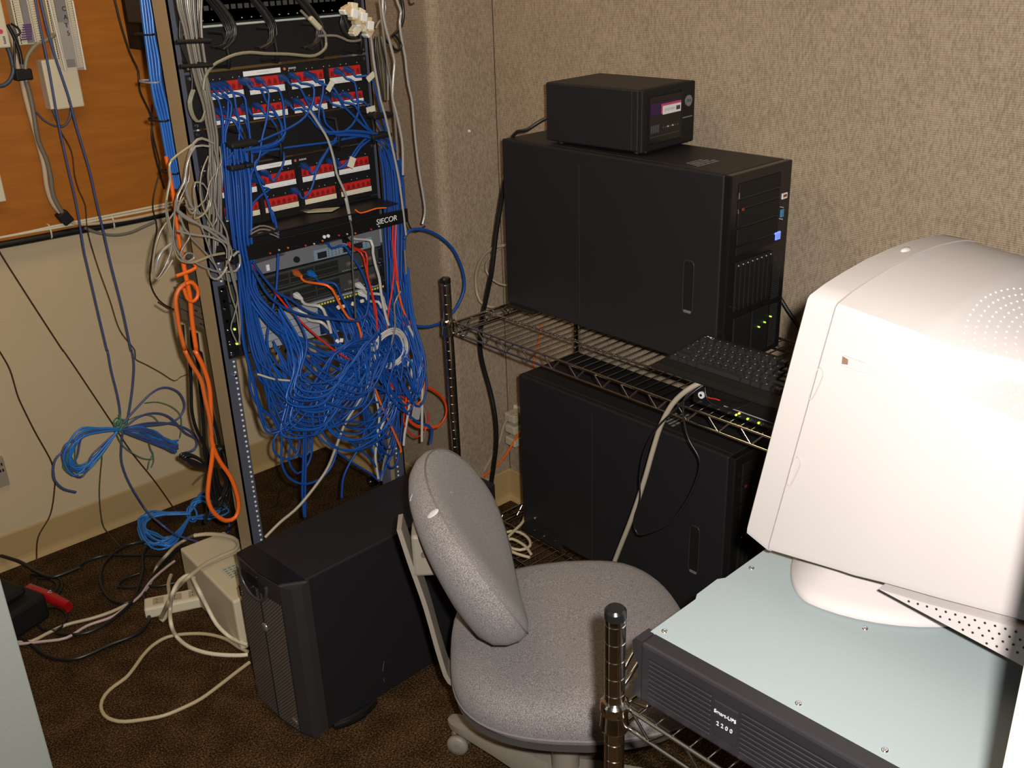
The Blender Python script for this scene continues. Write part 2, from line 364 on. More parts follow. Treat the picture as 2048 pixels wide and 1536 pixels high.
b = MB(); vs = P+[p+Vector((0, .003, 0)) for p in P]; b.add(vs, [(0, 1, 2, 3), (7, 6, 5, 4), (0, 4, 5, 1), (1, 5, 6, 2), (2, 6, 7, 3), (3, 7, 4, 0)], CLEAR); b.build('panel', r)
for i, (a, c) in enumerate(((P[0], P[3]), (P[1], P[2]))):
    b = MB(); u = a+(a-c)*.45; b.tube([u, c], .0030, mat('acrylic_edge', (.75, .68, .6), .2), 6); b.build('edge_rib', r)
for ch, (x, y) in (('T', (785, 300)), ('5', (810, 395))):
    p = onp(x/5.91, y/5.91, 'y', 2.988); text(ch, .017, frame(p, (1, 0, 0), (0, 0, 1)), BLKM, 'letter', r)
r = empty('junction_box', (0, 0, 0), 'cream rectangular cover box below the CAT block on plywood', 'junction box')
b = MB(); b.rbox(1.003, 1.098, 3.03, 3.077, 1.357, 1.492, IVORY, .004); b.build('cover', r)
b = MB(); b.cyl((1.055, 3.031, 1.378), (1.055, 3.028, 1.378), .0022, BLKM, 8); b.build('screw', r)
b = MB(); b.tube(spline([(1.048, 3.028, 1.43), (1.054, 3.028, 1.424), (1.049, 3.028, 1.418), (1.055, 3.028, 1.412), (1.05, 3.028, 1.407)], .003), .0009, mat('pen_ink', (.08, .08, .14), .6), 4); b.build('pen_mark', r)
r = empty('junction_box', (0, 0, 0), 'cream box with red and purple print cut by the left picture edge', 'junction box')
b = MB(); b.rbox(.84, .931, 3.02, 3.077, 1.533, 1.72, IVORY, .004); b.build('cover', r)
b = MB(); b.cyl((.912, 3.021, 1.575), (.912, 3.018, 1.575), .006, mat('red_print', (.6, .04, .12), .5), 12)
for k in range(5): b.box(.914+(k % 2)*.001, .920, 3.0185, 3.0200, 1.544+k*.004, 1.5465+k*.004, mat('violet_print', (.12, .06, .22), .5))
b.build('print_mark', r)
b = MB(); b.rbox(1.275, 1.345, 2.99, 3.077, 1.497, 1.9, BLKM, .003); b.cyl((1.29, 2.99, 1.52), (1.29, 2.987, 1.52), .003, SCREW, 8)
b.build('wall_unit', label='black box mounted on the plywood behind the blue cable bundle', cat='electrical box')
b = MB(); b.rbox(.80, .835, 3.04, 3.077, 1.13, 1.24, IVORY, .003); b.build('wall_box', label='small ivory box on the plywood cut by the left picture edge', cat='electrical box')
def cab(name, s, r, m, label, cat='cable', group=None, flat=1.0, n=6, step=.02, extra=None):
    pts = spline(tr(s) if isinstance(s, str) else s, step); b = MB(); b.tube(pts, r, m, n, flat)
    return b.build(name, label=label, cat=cat, group=group)
# cables on the board
g = 'grey riser cables down the plywood'
cab('riser_cable', 'N y3.05 90,300 130,420 190,620 220,830 260,960 310,1180 370,1400 A 240,900 270,1020 290,1160 330,1260 400,1335', .0075, mat('ivory_riser', (.55, .42, .28), .45), 'ivory riser cable strapped down the plywood, outermost of three', group=g)
cab('riser_cable', 'N y3.04 120,280 170,420 215,600 280,830 310,960 360,1140 400,1350 A 235,860 285,980 310,1080 330,1210 395,1325', .0065, GREYC, 'grey riser cable strapped down the plywood, inner strand', group=g)
cab('riser_cable', 'N y3.03 650,400 560,470 440,520 350,620 310,720 300,850 310,960', .0065, mat('olive_jacket', (.25, .22, .13), .45), 'olive grey cable curving from the CAT block to the black strap')
b = MB(); p = onp(265/5.91, 880/5.91, 'y', 3.04); b.rbox(p.x-.022, p.x+.022, 3.022, 3.06, p.z-.015, p.z+.015, BLKM, .004); b.build('riser_strap', label='black strap round the riser cables near the cream box', cat='strap')
p = onp(395/3.072, 1335/3.072, 'y', 3.05); b = MB(); b.rbox(-.016, .016, -.018, .018, -.019, .019, BLKM, .004, M=Matrix.Translation(p) @ Matrix.Rotation(math.radians(-28), 4, 'Y')); b.build('riser_strap', label='black strap round the riser cables at the plywood foot', cat='strap')
cab('riser_cable', 'A y3.045 400,1335 450,1370 540,1378 700,1360 850,1335 1050,1290', .005, mat('ivory_riser', (.5, .4, .28), .45), 'ivory riser cable turning right along the plywood foot')
cab('grey_cable', 'A y3.04 520,1400 600,1430 700,1445 800,1430 880,1395 960,1360', .005, GREYC, 'grey cable sagging just under the plywood foot')
cab('wall_cable', 'N y3.03 620,1290 650,1360 690,1460 720,1500 780,1470 830,1380 835,1290', .0035, mat('teal_grey', (.07, .085, .12), .45), 'dark loop of cable under the cream cover box')
cab('wall_cable', 'A y3.04 225,690 270,740 340,775 400,770', .0030, mat('teal_grey', (.07, .085, .12), .45), 'dark slack cable from the riser to the cover box loop')
cab('wall_cable', 'N y3.03 90,560 120,640 150,760 155,860 110,960 40,1010 -30,1015', .0055, mat('blue_grey', (.045, .075, .115), .4), 'blue-grey cable curling to the left picture edge on plywood')
cab('wall_cable', 'N y3.02 90,290 150,400 200,520 240,640 255,760', .0050, BLKC, 'black cable beside the riser below the left block')
cab('wall_cable', 'N y3.02 130,280 210,330 240,390 200,420 170,470 175,600 165,800', .0030, BLKC, 'thin black wire tangled below the left block')
# long blue drops in front of the board, ending at the hanging coil
cab('drop_cable', 'A y2.93 205,-60 250,180 300,420 360,760 420,1040 470,1260 515,1536 O 172,520 195,620 214,700 D 735,0 760,140 800,300 820,420 815,490 800,520', .0030, PURB, 'slate blue drop cable running down the plywood, left of the pair')
cab('drop_cable', 'A y2.93 235,-60 290,180 350,380 420,590 470,780 550,1050 590,1230 640,1440 O 222,530 245,620 262,700 D 900,0 915,100 905,260 885,400 865,500 840,560 830,640 830,760 870,880 930,990 1010,1110 y2.6 1090,1180 1200,1260 1350,1310', .0032, PURB, 'slate blue drop cable running down the plywood, right of the pair')
cab('thin_wire', 'A y2.95 370,800 440,930 460,1080 490,1180 525,1260 540,1420 O 195,530 220,600 240,660 270,700 D 925,60 1000,100 1100,155 1190,210 1230,185 1280,165', .0012, BROWNC, 'thin brown wire wandering down between the blue drop cables')
cab('thin_wire', 'A y2.98 700,-20 745,160 800,330 850,440 860,560 930,720 935,860 970,1020 1010,1160', .0028, BLKC, 'thin black cable crossing the plywood to the rack post')
cab('thin_wire', 'A y2.99 975,1080 945,1200 940,1290 965,1400 940,1536 O 300,560 318,600 352,622', .0020, BLKC, 'thin black cable dropping off the plywood foot by the post')
cab('thin_wire', 'A y3.0 935,640 935,800 980,1000 985,1100', .0022, BLKC, 'short black cable beside the blue bundle on plywood')
cab('phone_wire', 'O y3.05 -10,690 0,704 20,740 35,790 D 160,400 240,560 350,760 370,860 375,920 345,1120 260,1280 250,1440 z.01 245,1480', .0022, BROWNC, 'brown wire stapled down the cream wall at far left')
cab('phone_wire', 'O y3.04 -10,480 0,505 60,600 125,700 D 430,0 520,130 600,250 780,520 900,700 1060,900 1190,1085 z.01 1200,1100', .0022, BROWNC, 'brown wire slanting across the cream wall behind the hanging coil')
r = empty('wall_plate', (0, 0, 0), 'grey wall plate with dark lettering at the left picture edge', 'wall plate')
b = MB(); b.rbox(.58, .668, 3.083, WL, .276, .372, mat('plate_grey', (.30, .25, .19), .5), .002); b.build('plate', r)
b = MB()
for k, (x, z) in enumerate(((.650, .345), (.657, .345), (.649, .325), (.657, .325))): b.box(x, x+.0045, 3.0822, 3.0832, z, z+.009, BLKM)
b.build('printed_mark', r)
# ------------------------------------------------------------------ the two-post rack
RY = 2.21; RX0, RX1 = 1.014, 1.526
rack = empty('network_rack', (RX0, RY, 0), 'tall open two-post aluminium rack full of patch panels and switches', 'rack')
def rk(b, name, **k):
    o = b.build(name, rack, **k); o.location = (-RX0, -RY, 0); return o
def hole_zs(z0, z1):
    zs = []; z = .06
    while z < z1:
        for q in (0, .0159, .0318): zs.append(z+q)
        z += .04445
    return [z for z in zs if z0 < z < z1]
for s, x0 in ((1, RX0), (-1, RX1)):
    b = MB(); X = lambda d: x0+s*d
    a_, c_ = sorted((X(0), X(.004))); b.box(a_, c_, RY, RY+.076, 0, 2.13, ALU)
    a_, c_ = sorted((X(0), X(.034))); b.box(a_, c_, RY, RY+.004, 0, 2.13, STEEL_G); b.box(a_, c_, RY+.072, RY+.076, 0, 2.13, STEEL_G)
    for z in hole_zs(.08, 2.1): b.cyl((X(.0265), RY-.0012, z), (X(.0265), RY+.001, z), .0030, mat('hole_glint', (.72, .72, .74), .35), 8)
    rk(b, 'upright')
b = MB(); b.box(RX0, RX1, RY-.15, RY-.147, 0, .08, ALU); b.box(RX0, RX1, RY-.15, RY, 0, .004, ALU); b.box(RX0, RX1, RY+.223, RY+.226, 0, .08, ALU); b.box(RX0, RX1, RY+.076, RY+.226, 0, .004, ALU); rk(b, 'base_angle')
b = MB(); b.box(RX0, RX1, RY, RY+.076, 2.09, 2.13, ALU); rk(b, 'top_bar')
IX0, IX1 = RX0+.0147, RX1-.0147     # ear to ear 482.6 mm
def ears(b, z0, z1, m, screws=True):
    b.box(IX0, IX1, RY-.004, RY-.0002, z0, z1, m)
    if screws:
        for x in (IX0+.0085, IX1-.0085):
            for z in (z0+.008, z1-.008): b.cyl((x, RY-.0062, z), (x, RY-.003, z), .0038, SCREW, 8)
# top switch
r = empty('network_switch', (IX0, RY, 1.60), 'black switch at the top of the rack with a pale lower lip', 'network switch')
def ra(b, name, r, **k):
    o = b.build(name, r, **k); o.location = -r.location; return o
b = MB(); ears(b, 1.602, 1.735, BLK); b.rbox(IX0+.02, IX1-.02, RY-.004, RY+.30, 1.604, 1.733, BLK, .002); ra(b, 'chassis', r)
b = MB(); b.box(IX0+.045, IX1-.06, RY-.0065, RY-.004, 1.5975, 1.6015, mat('pale_teal', (.35, .46, .46), .4)); ra(b, 'trim_strip', r)
b = MB()
for row in range(2):
    for k in range(22):
        x = IX0+.05+k*.0165; b.box(x, x+.011, RY-.0062, RY-.0038, 1.632+row*.045, 1.642+row*.045, mat('port_grey', (.045, .045, .045), .4))
ra(b, 'port', r, kind='stuff')
b = MB()
for k in range(16): b.cyl((IX0+.06+k*.024, RY-.0055, 1.612), (IX0+.06+k*.024, RY-.003, 1.612), .0014, TEXTG, 6)
ra(b, 'indicator', r)
# black ring managers
def manager(z0, z1, xs, label, depth=.075):
    r = empty('cable_manager', (IX0, RY, z0), label, 'cable manager', group='black cable managers')
    b = MB(); ears(b, z0, z1, BLK); ra(b, 'panel', r)
    for x in xs:
        b = MB(); zc = (z0+z1)/2; h = (z1-z0)*.40
        pts = [(x, RY-.004, zc-h), (x, RY-depth, zc-h), (x+.004, RY-depth, zc-.3*h), (x, RY-depth, zc+h), (x, RY-.004, zc+h)]
        b.tube(pts, .0045, BLKM, 6); ra(b, 'ring', r)
    return r
manager(1.508, 1.596, (1.10, 1.22, 1.34, 1.45), 'black cable manager under the top switch, holding black cable loops')
manager(1.291, 1.380, (1.115, 1.20, 1.36, 1.465), 'black cable manager between the two red-jack patch panels')
# patch panels
def jack_strip(b, x0, x1, z0, z1):
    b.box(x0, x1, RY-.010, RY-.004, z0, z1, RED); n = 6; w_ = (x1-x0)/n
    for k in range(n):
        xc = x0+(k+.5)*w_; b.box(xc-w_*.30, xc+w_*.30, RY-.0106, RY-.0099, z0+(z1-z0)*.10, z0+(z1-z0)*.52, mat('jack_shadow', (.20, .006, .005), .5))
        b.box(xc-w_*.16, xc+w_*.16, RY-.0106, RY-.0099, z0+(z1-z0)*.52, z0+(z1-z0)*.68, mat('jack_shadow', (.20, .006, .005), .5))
CX = [(1.072, 1.160), (1.178, 1.268), (1.289, 1.379), (1.396, 1.487)]
def patch_panel(z0, z1, rows, label, tone):
    r = empty('patch_bay', (IX0, RY, z0), label, 'patch panel', group='red-jack patch panels')
    b = MB(); ears(b, z0, z1, BLK); b.box(IX0+.04, IX1-.012, RY-.008, RY-.004, z0+.002, z1-.002, BLK)
    for x in (1.169, 1.279, 1.388): b.box(x-.004, x+.004, RY-.013, RY-.008, z0+.004, z1-.02, BLK)
    for k in range(26):
        for row in rows: b.cyl((1.075+k*.0162, RY-.0086, row[0]+.006), (1.075+k*.0162, RY-.0078, row[0]+.006), .0012, TEXTG if k % 3 else DARK, 6)
    ra(b, 'panel', r)
    for ri, (zr1, zr0, zw0) in enumerate(rows):
        for ci, (x0, x1) in enumerate(CX):
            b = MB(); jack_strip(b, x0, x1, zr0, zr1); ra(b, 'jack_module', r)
            b = MB(); b.box(x0-.001, x1+.001, RY-.0115, RY-.0105, zw0, zr0-.0015, tone if (ri and tone) else WHITE)
            for k in range(6): b.box(x0+.004+k*.0152, x0+.013+k*.0152, RY-.0118, RY-.0114, zw0+.003, zw0+.0038, mat('pencil_grey', (.40, .41, .42), .6))
            ra(b, 'label_strip', r)
    b = MB(); b.box(1.165, 1.262, RY-.0125, RY-.0115, z1-.016, z1-.005, WHITE); b.box(1.20, 1.23, RY-.0128, RY-.0124, z1-.011, z1-.0098, TEXTG); ra(b, 'label_strip', r)
    b = MB(); b.cyl((1.275, RY-.0095, z1-.010), (1.275, RY-.007, z1-.010), .0035, mat('orange_dot', (.55, .12, .02), .5), 6)
    for k in range(5): b.box(1.286+k*.0042, 1.2885+k*.0042, RY-.0092, RY-.0078, z1-.012, z1-.008, TEXTG)
    ra(b, 'maker_mark', r)
    return r
patch_panel(1.384, 1.502, ((1.481, 1.460, 1.444), (1.419, 1.403, 1.388)), 'upper patch panel with red jacks and white label strips', None)
patch_panel(1.152, 1.287, ((1.256, 1.236, 1.222), (1.198, 1.180, 1.166)), 'lower patch panel with red jacks and cream label strips', IVORY)
# fibre shelf with open tray and drop-down front
r = empty('fibre_tray', (IX0, RY, 1.08), 'open black fibre tray with white lettering on its front lip', 'fibre tray')
b = MB(); b.box(IX0, IX1, RY-.004, RY, 1.072, 1.150, BLK); b.box(IX0+.01, IX1-.01, RY-.105, RY+.12, 1.142, 1.145, BLK)
b.box(IX0, IX0+.02, RY-.10, RY, 1.09, 1.10, BLK); ra(b, 'shelf', r)
b = MB(); y0 = RY-.105; b.rbox(IX0+.0, IX1+.015, y0-.006, y0, 1.092, 1.128, BLKS, .002); b.box(IX0+.0, IX1+.015, y0, y0+.03, 1.092, 1.094, BLK); ra(b, 'front_lip', r)
t = text('SIECOR', .0195, frame((1.458, y0-.0068, 1.110), (1, 0, 0), (.12, 0, 1)), WHITE, 'lettering', r); t.location = -r.location
b = MB()
for k in range(14): b.cyl((1.12+k*.024, y0-.008, 1.098+.003*math.sin(k)), (1.12+k*.024, y0-.004, 1.098+.003*math.sin(k)), .0022, (REDC, TEXTG, ORC, BLKC)[k % 4], 6)
for x in (1.27, 1.281): b.cyl((x, y0-.009, 1.106), (x, y0-.004, 1.106), .0042, WHITE, 8)
ra(b, 'coupler', r)
P = [onp(320+x/3.339, y/3.339, 'z', 1.148) for x, y in ((930, 1405), (1200, 1385), (1150, 1412), (985, 1422))]
b = MB(); b.add(P+[p+Vector((0, 0, .0012)) for p in P], [(3, 2, 1, 0), (4, 5, 6, 7), (0, 1, 5, 4), (1, 2, 6, 5), (2, 3, 7, 6), (3, 0, 4, 7)], mat('cream_paper', (.55, .5, .32), .7)); b.build('paper_slip', label='folded cream paper slip lying on the black fibre tray', cat='paper')
for k, s in enumerate(('C y2.14 560,345 620,325 700,320 760,300 800,290', 'C y2.13 565,310 640,340 720,310 790,270', 'C y2.16 600,330 680,300 740,310 820,280')):
    cab('fibre_cable', s, .0022, ORC, 'orange fibre cord coiled inside the tray under the lettered lip', group='orange fibre inside the tray')
cab('fibre_cable', 'C y2.10 1200,60 1230,80 1280,68 1330,52 1390,48', .0020, ORC, 'short orange fibre at the right end of the lettered tray lip')
for k in range(3):
    cab('grey_cable', 'C y2.12 %d,%d %d,%d %d,%d %d,%d' % (555, 190+k*22, 610, 160+k*22, 670, 165+k*20, 730, 195+k*18), .0022, GREYC, 'thin grey lead arching over the fibre tray', group='grey leads over the fibre tray')
# grey device with ports
r = empty('router', (IX0, RY, 1.02), 'light grey router with pale blue port panel and sloped shoulder', 'router')
b = MB(); b.prism([(IX0+.02, 1.026), (IX1-.02, 1.020), (IX1-.02, 1.066), (1.31, 1.060), (1.27, 1.072), (1.21, 1.072), (1.205, 1.058), (IX0+.02, 1.050)], RY-.025, RY+.22, 'y', GREYD)
b.box(IX1-.045, IX1, RY-.0045, RY-.0005, 1.022, 1.078, mat('light_grey_metal', (.34, .35, .36), .4))
for z in (1.030, 1.070): b.cyl((IX1-.012, RY-.008, z), (IX1-.012, RY-.004, z), .0035, SCREW, 8); b.cyl((IX1-.035, RY-.008, z), (IX1-.035, RY-.004, z), .003, SCREW, 8)
b.cyl((1.235, RY-.031, 1.040), (1.235, RY-.025, 1.040), .008, BLKM, 10); b.box(1.15, 1.158, RY-.028, RY-.025, 1.03, 1.045, WHITE); ra(b, 'chassis', r)
b = MB(); b.box(1.285, 1.462, RY-.0285, RY-.025, 1.0245, 1.052, mat('pale_blue_face', (.20, .27, .33), .4))
for k in range(12):
    for q in range(4): b.box(1.327+k*.0105, 1.329+k*.0105, RY-.0295, RY-.0285, 1.028+q*.006, 1.0305+q*.006, mat('port_print', (.03, .05, .09), .5))
ra(b, 'port_panel', r)
for x in (1.295, 1.372, 1.405):
    b = MB(); b.box(x, x+.026, RY-.0305, RY-.0285, 1.028, 1.044, DARK); ra(b, 'port', r)
b = MB(); b.box(1.425, 1.445, RY-.0300, RY-.0285, 1.0475, 1.051, YEL); ra(b, 'indicator', r)
# 48-port switches
def switch48(z0, z1, label):
    r = empty('network_switch', (IX0, RY, z0), label, 'network switch', group='slate 48-port switches')
    b = MB(); ears(b, z0, z1, BLK); b.rbox(IX0+.02, IX1-.02, RY-.012, RY+.26, z0+.001, z1-.001, CISCO, .002); ra(b, 'chassis', r)
    h = (z1-z0)
    for g0 in (1.075, 1.148, 1.221, 1.294):
        b = MB(); b.box(g0-.002, g0+.068, RY-.0128, RY-.012, z0+h*.14, z1-h*.14, mat('port_block', (.016, .018, .017), .4)); ra(b, 'port_block', r)
        for row in (0, 1):
            for k in range(6):
                b = MB(); x = g0+k*.0112; zc = z0+h*(.26+.30*row)
                b.box(x, x+.0088, RY-.0140, RY-.0128, zc, zc+h*.20, DARK); b.box(x-.0008, x+.0096, RY-.0134, RY-.0127, zc-.0012, zc, mat('port_rim', (.09, .075, .04), .4)); ra(b, 'port', r)
    for x in (1.385, 1.437):
        b = MB(); b.box(x, x+.036, RY-.015, RY-.012, z0+h*.35, z0+h*.62, mat('slot_bronze', (.09, .07, .055), .35)); b.box(x+.004, x+.032, RY-.0155, RY-.015, z0+h*.42, z0+h*.56, mat('slot_core', (.16, .12, .10), .3)); ra(b, 'uplink_slot', r)
    b = MB()
    for k in range(14): b.cyl((1.375+k*.006, RY-.0135, z0+.006), (1.375+k*.006, RY-.012, z0+.006), .0011, TEXTG if k % 2 else YEL, 6)
    ra(b, 'indicator', r)
switch48(.968, 1.014, 'upper slate grey 48-port switch with empty ports')
switch48(.917, .966, 'lower slate grey 48-port switch with an orange plug in it')
# silver switch packed with blue plugs
r = empty('network_switch', (IX0, RY, .80), 'silver switch packed with blue plugs under a yellow number row', 'network switch')
SILV = mat('silver_face', (.36, .38, .42), .4, metal=.2)
b = MB(); b.box(IX0, IX1, RY-.004, RY-.0005, .826, .914, BLKM); b.prism([(IX0+.055, .832), (IX1-.02, .806), (IX1-.02, .912), (IX0+.055, .914)], RY-.014, RY+.24, 'y', SILV)
for z in (.845, .865, .885): b.box(IX0+.055, 1.29, RY-.0146, RY-.014, z, z+.0012, mat('groove_dark', (.06, .06, .07), .5))
for z in (.835, .87, .90, .78): b.cyl((IX0+.0085, RY-.008, z), (IX0+.0085, RY-.003, z), .0038, SCREW, 8)
ra(b, 'chassis', r)
b = MB(); b.box(1.286, 1.497, RY-.0165, RY-.014, .822, .900, mat('port_navy', (.008, .02, .06), .4)); ra(b, 'port_panel', r)
b = MB()
for k in range(24): b.box(1.288+k*.0088, 1.293+k*.0088, RY-.0172, RY-.0143, .9015, .9065, YEL)
b.box(1.286, 1.497, RY-.0160, RY-.0143, .9000, .9085, mat('print_band', (.03, .03, .03), .5)); ra(b, 'number_row', r)
b = MB()
for x in (1.462, 1.481): b.box(x, x+.015, RY-.0150, RY-.0138, .912, .93, DARK)
ra(b, 'port', r)
for (x, z) in ((1.105, .965), (1.085, .91)):
    pass
b = MB(); b.box(IX0-.001, IX0+.028, RY-.0062, RY-.004, .83, 1.01, BLKS)
for z in (.84, .862, .90, .955, 1.0): b.cyl((IX0+.009, RY-.0095, z), (IX0+.009, RY-.006, z), .0042, SCREW, 8)
for z in (.862, .900): b.cyl((IX0+.024, RY-.0095, z), (IX0+.024, RY-.006, z), .0028, LEDG, 8)
ra(b, 'bracket', r)
# grey-brown module hanging off the rear of the rack, seen past the left post
r = empty('power_unit', (1.05, 2.31, .855), 'grey-brown device chassis sticking out behind the left rack post', 'device')
b = MB(); b.rbox(1.05, 1.49, 2.30, 2.50, .855, .952, mat('brown_grey_metal', (.13, .105, .075), .5), .002); ra(b, 'case', r)
b = MB()
for z in (.885, .918): b.box(1.0488, 1.05, 2.30, 2.50, z, z+.001, DARK)
for k in range(6): b.box(1.0485, 1.05, 2.36+.018*(k % 3), 2.372+.018*(k % 3), .868+.032*(k//2), .871+.032*(k//2), DARK)
ra(b, 'vent', r)
b = MB(); b.rbox(1.045, 1.50, 2.288, 2.44, .965, 1.045, CISCO, .002); b.build('rear_chassis', label='dark chassis rear seen behind the left rack post', cat='device')
# ------------------------------------------------------------------ chrome wire shelving
def shelving(name_label, x0, x1, y0, y1, levels, ztop, posts, fine=.0254):
    """posts at the four corners, wire decks with trussed rims at each level (z of the deck top)"""
    r = empty('wire_shelving', (x0, y1, 0), name_label, 'shelving'); off = -r.location
    def q(b, name, **k):
        o = b.build(name, r, **k); o.location = off; return o
    for (x, y) in posts:
        b = MB(); R_ = .0127; prof = [(R_, 0.0)]; z = .02
        while z < ztop-.012:
            prof += [(R_, z-.0011), (R_-.0008, z-.0004), (R_-.0008, z+.0004), (R_, z+.0011)]; z += .0254
        prof += [(R_, ztop-.003), (R_-.001, ztop)]
        b.lathe(prof, CHROME, 24, Matrix.Translation((x, y, 0))); o = q(b, 'post', autos=25)
        b = MB(); b.lathe([(R_+.0006, ztop-.012), (R_+.0006, ztop-.002), (R_-.002, ztop+.0015), (0.002, ztop+.002)], BLKS, 20, Matrix.Translation((x, y, 0)))
        cp = b.build('cap', o, autos=30)
        for z in levels:
            b = MB(); b.lathe([(.0165, z-.040), (.0185, z-.036), (.0165, z-.014), (.0180, z-.010), (.0180, z+.001), (.0150, z+.004)], CHROME, 24, Matrix.Translation((x, y, 0))); q(b, 'collar', autos=25)
    for z in levels:
        b = MB(); zt, zb = z-.0045, z-.034
        n = int((y1-y0)/fine*1.0)
        for k in range(1, n):
            y = y0+(y1-y0)*k/n; b.cyl((x0, y, z-.0012), (x1, y, z-.0012), .0013, CHROME, 6)
            b.cyl((x0, y, z-.0012), (x0-.0012, y, z-.007), .0014, CHROME, 5)
        for x in (x0+.11, (x0+x1)/2, x1-.11): b.cyl((x, y0, z-.0045), (x, y1, z-.0045), .0026, CHROME, 6)
        q(b, 'wire_deck')
        for (a, c) in (((x0, y0), (x0, y1)), ((x1, y0), (x1, y1)), ((x0, y0), (x1, y0)), ((x0, y1), (x1, y1))):
            b = MB(); a = Vector((*a, 0)); c = Vector((*c, 0)); L = (c-a).length; d = (c-a)/L
            b.cyl(a+Vector((0, 0, zt)), c+Vector((0, 0, zt)), .0030, CHROME, 8); b.cyl(a+Vector((0, 0, zb)), c+Vector((0, 0, zb)), .0030, CHROME, 8)
            m_ = max(2, int(L/.075)); s = L/m_; pts = []
            for k in range(m_):
                pts += [a+d*(s*k+.012)+Vector((0, 0, zt)), a+d*(s*(k+.5))+Vector((0, 0, zb)), a+d*(s*(k+1)-.012)+Vector((0, 0, zt))]
            for u, v in zip(pts[:-1], pts[1:]):
                b.cyl(u, v, .0022, CHROME, 6)
            q(b, 'truss_rim')
    return r
SX0, SX1, SY0, SY1 = 1.527, 1.985, .74, 1.935
shelving('tall chrome wire shelving against the fabric wall carrying the black servers', SX0, SX1, SY0, SY1, (.861, .232), .975,
         ((1.515, 1.945), (1.985, 1.945), (1.515, .73), (1.985, .73)))
NX, NY = .735, .660
shelving('chrome wire shelving in the right foreground carrying the rack-mount UPS', NX+.008, NX+.60, NY-.90, NY-.008, (.891, .35), 1.030,
         ((NX, NY), (NX+.608, NY), (NX, NY-.908), (NX+.608, NY-.908)))
b = MB(); b.tube(spline([(NX+.012, NY+.001, .925), (NX+.030, NY+.003, .940), (NX+.052, NY+.004, .955), (NX+.062, NY+.003, .945), (NX+.050, NY+.002, .930), (NX+.03, NY, .918), (NX+.012, NY, .905)], .004), .0026, CHROME, 8)
b.build('chrome_hook', label='chrome hook behind the foreground shelf post', cat='hook')
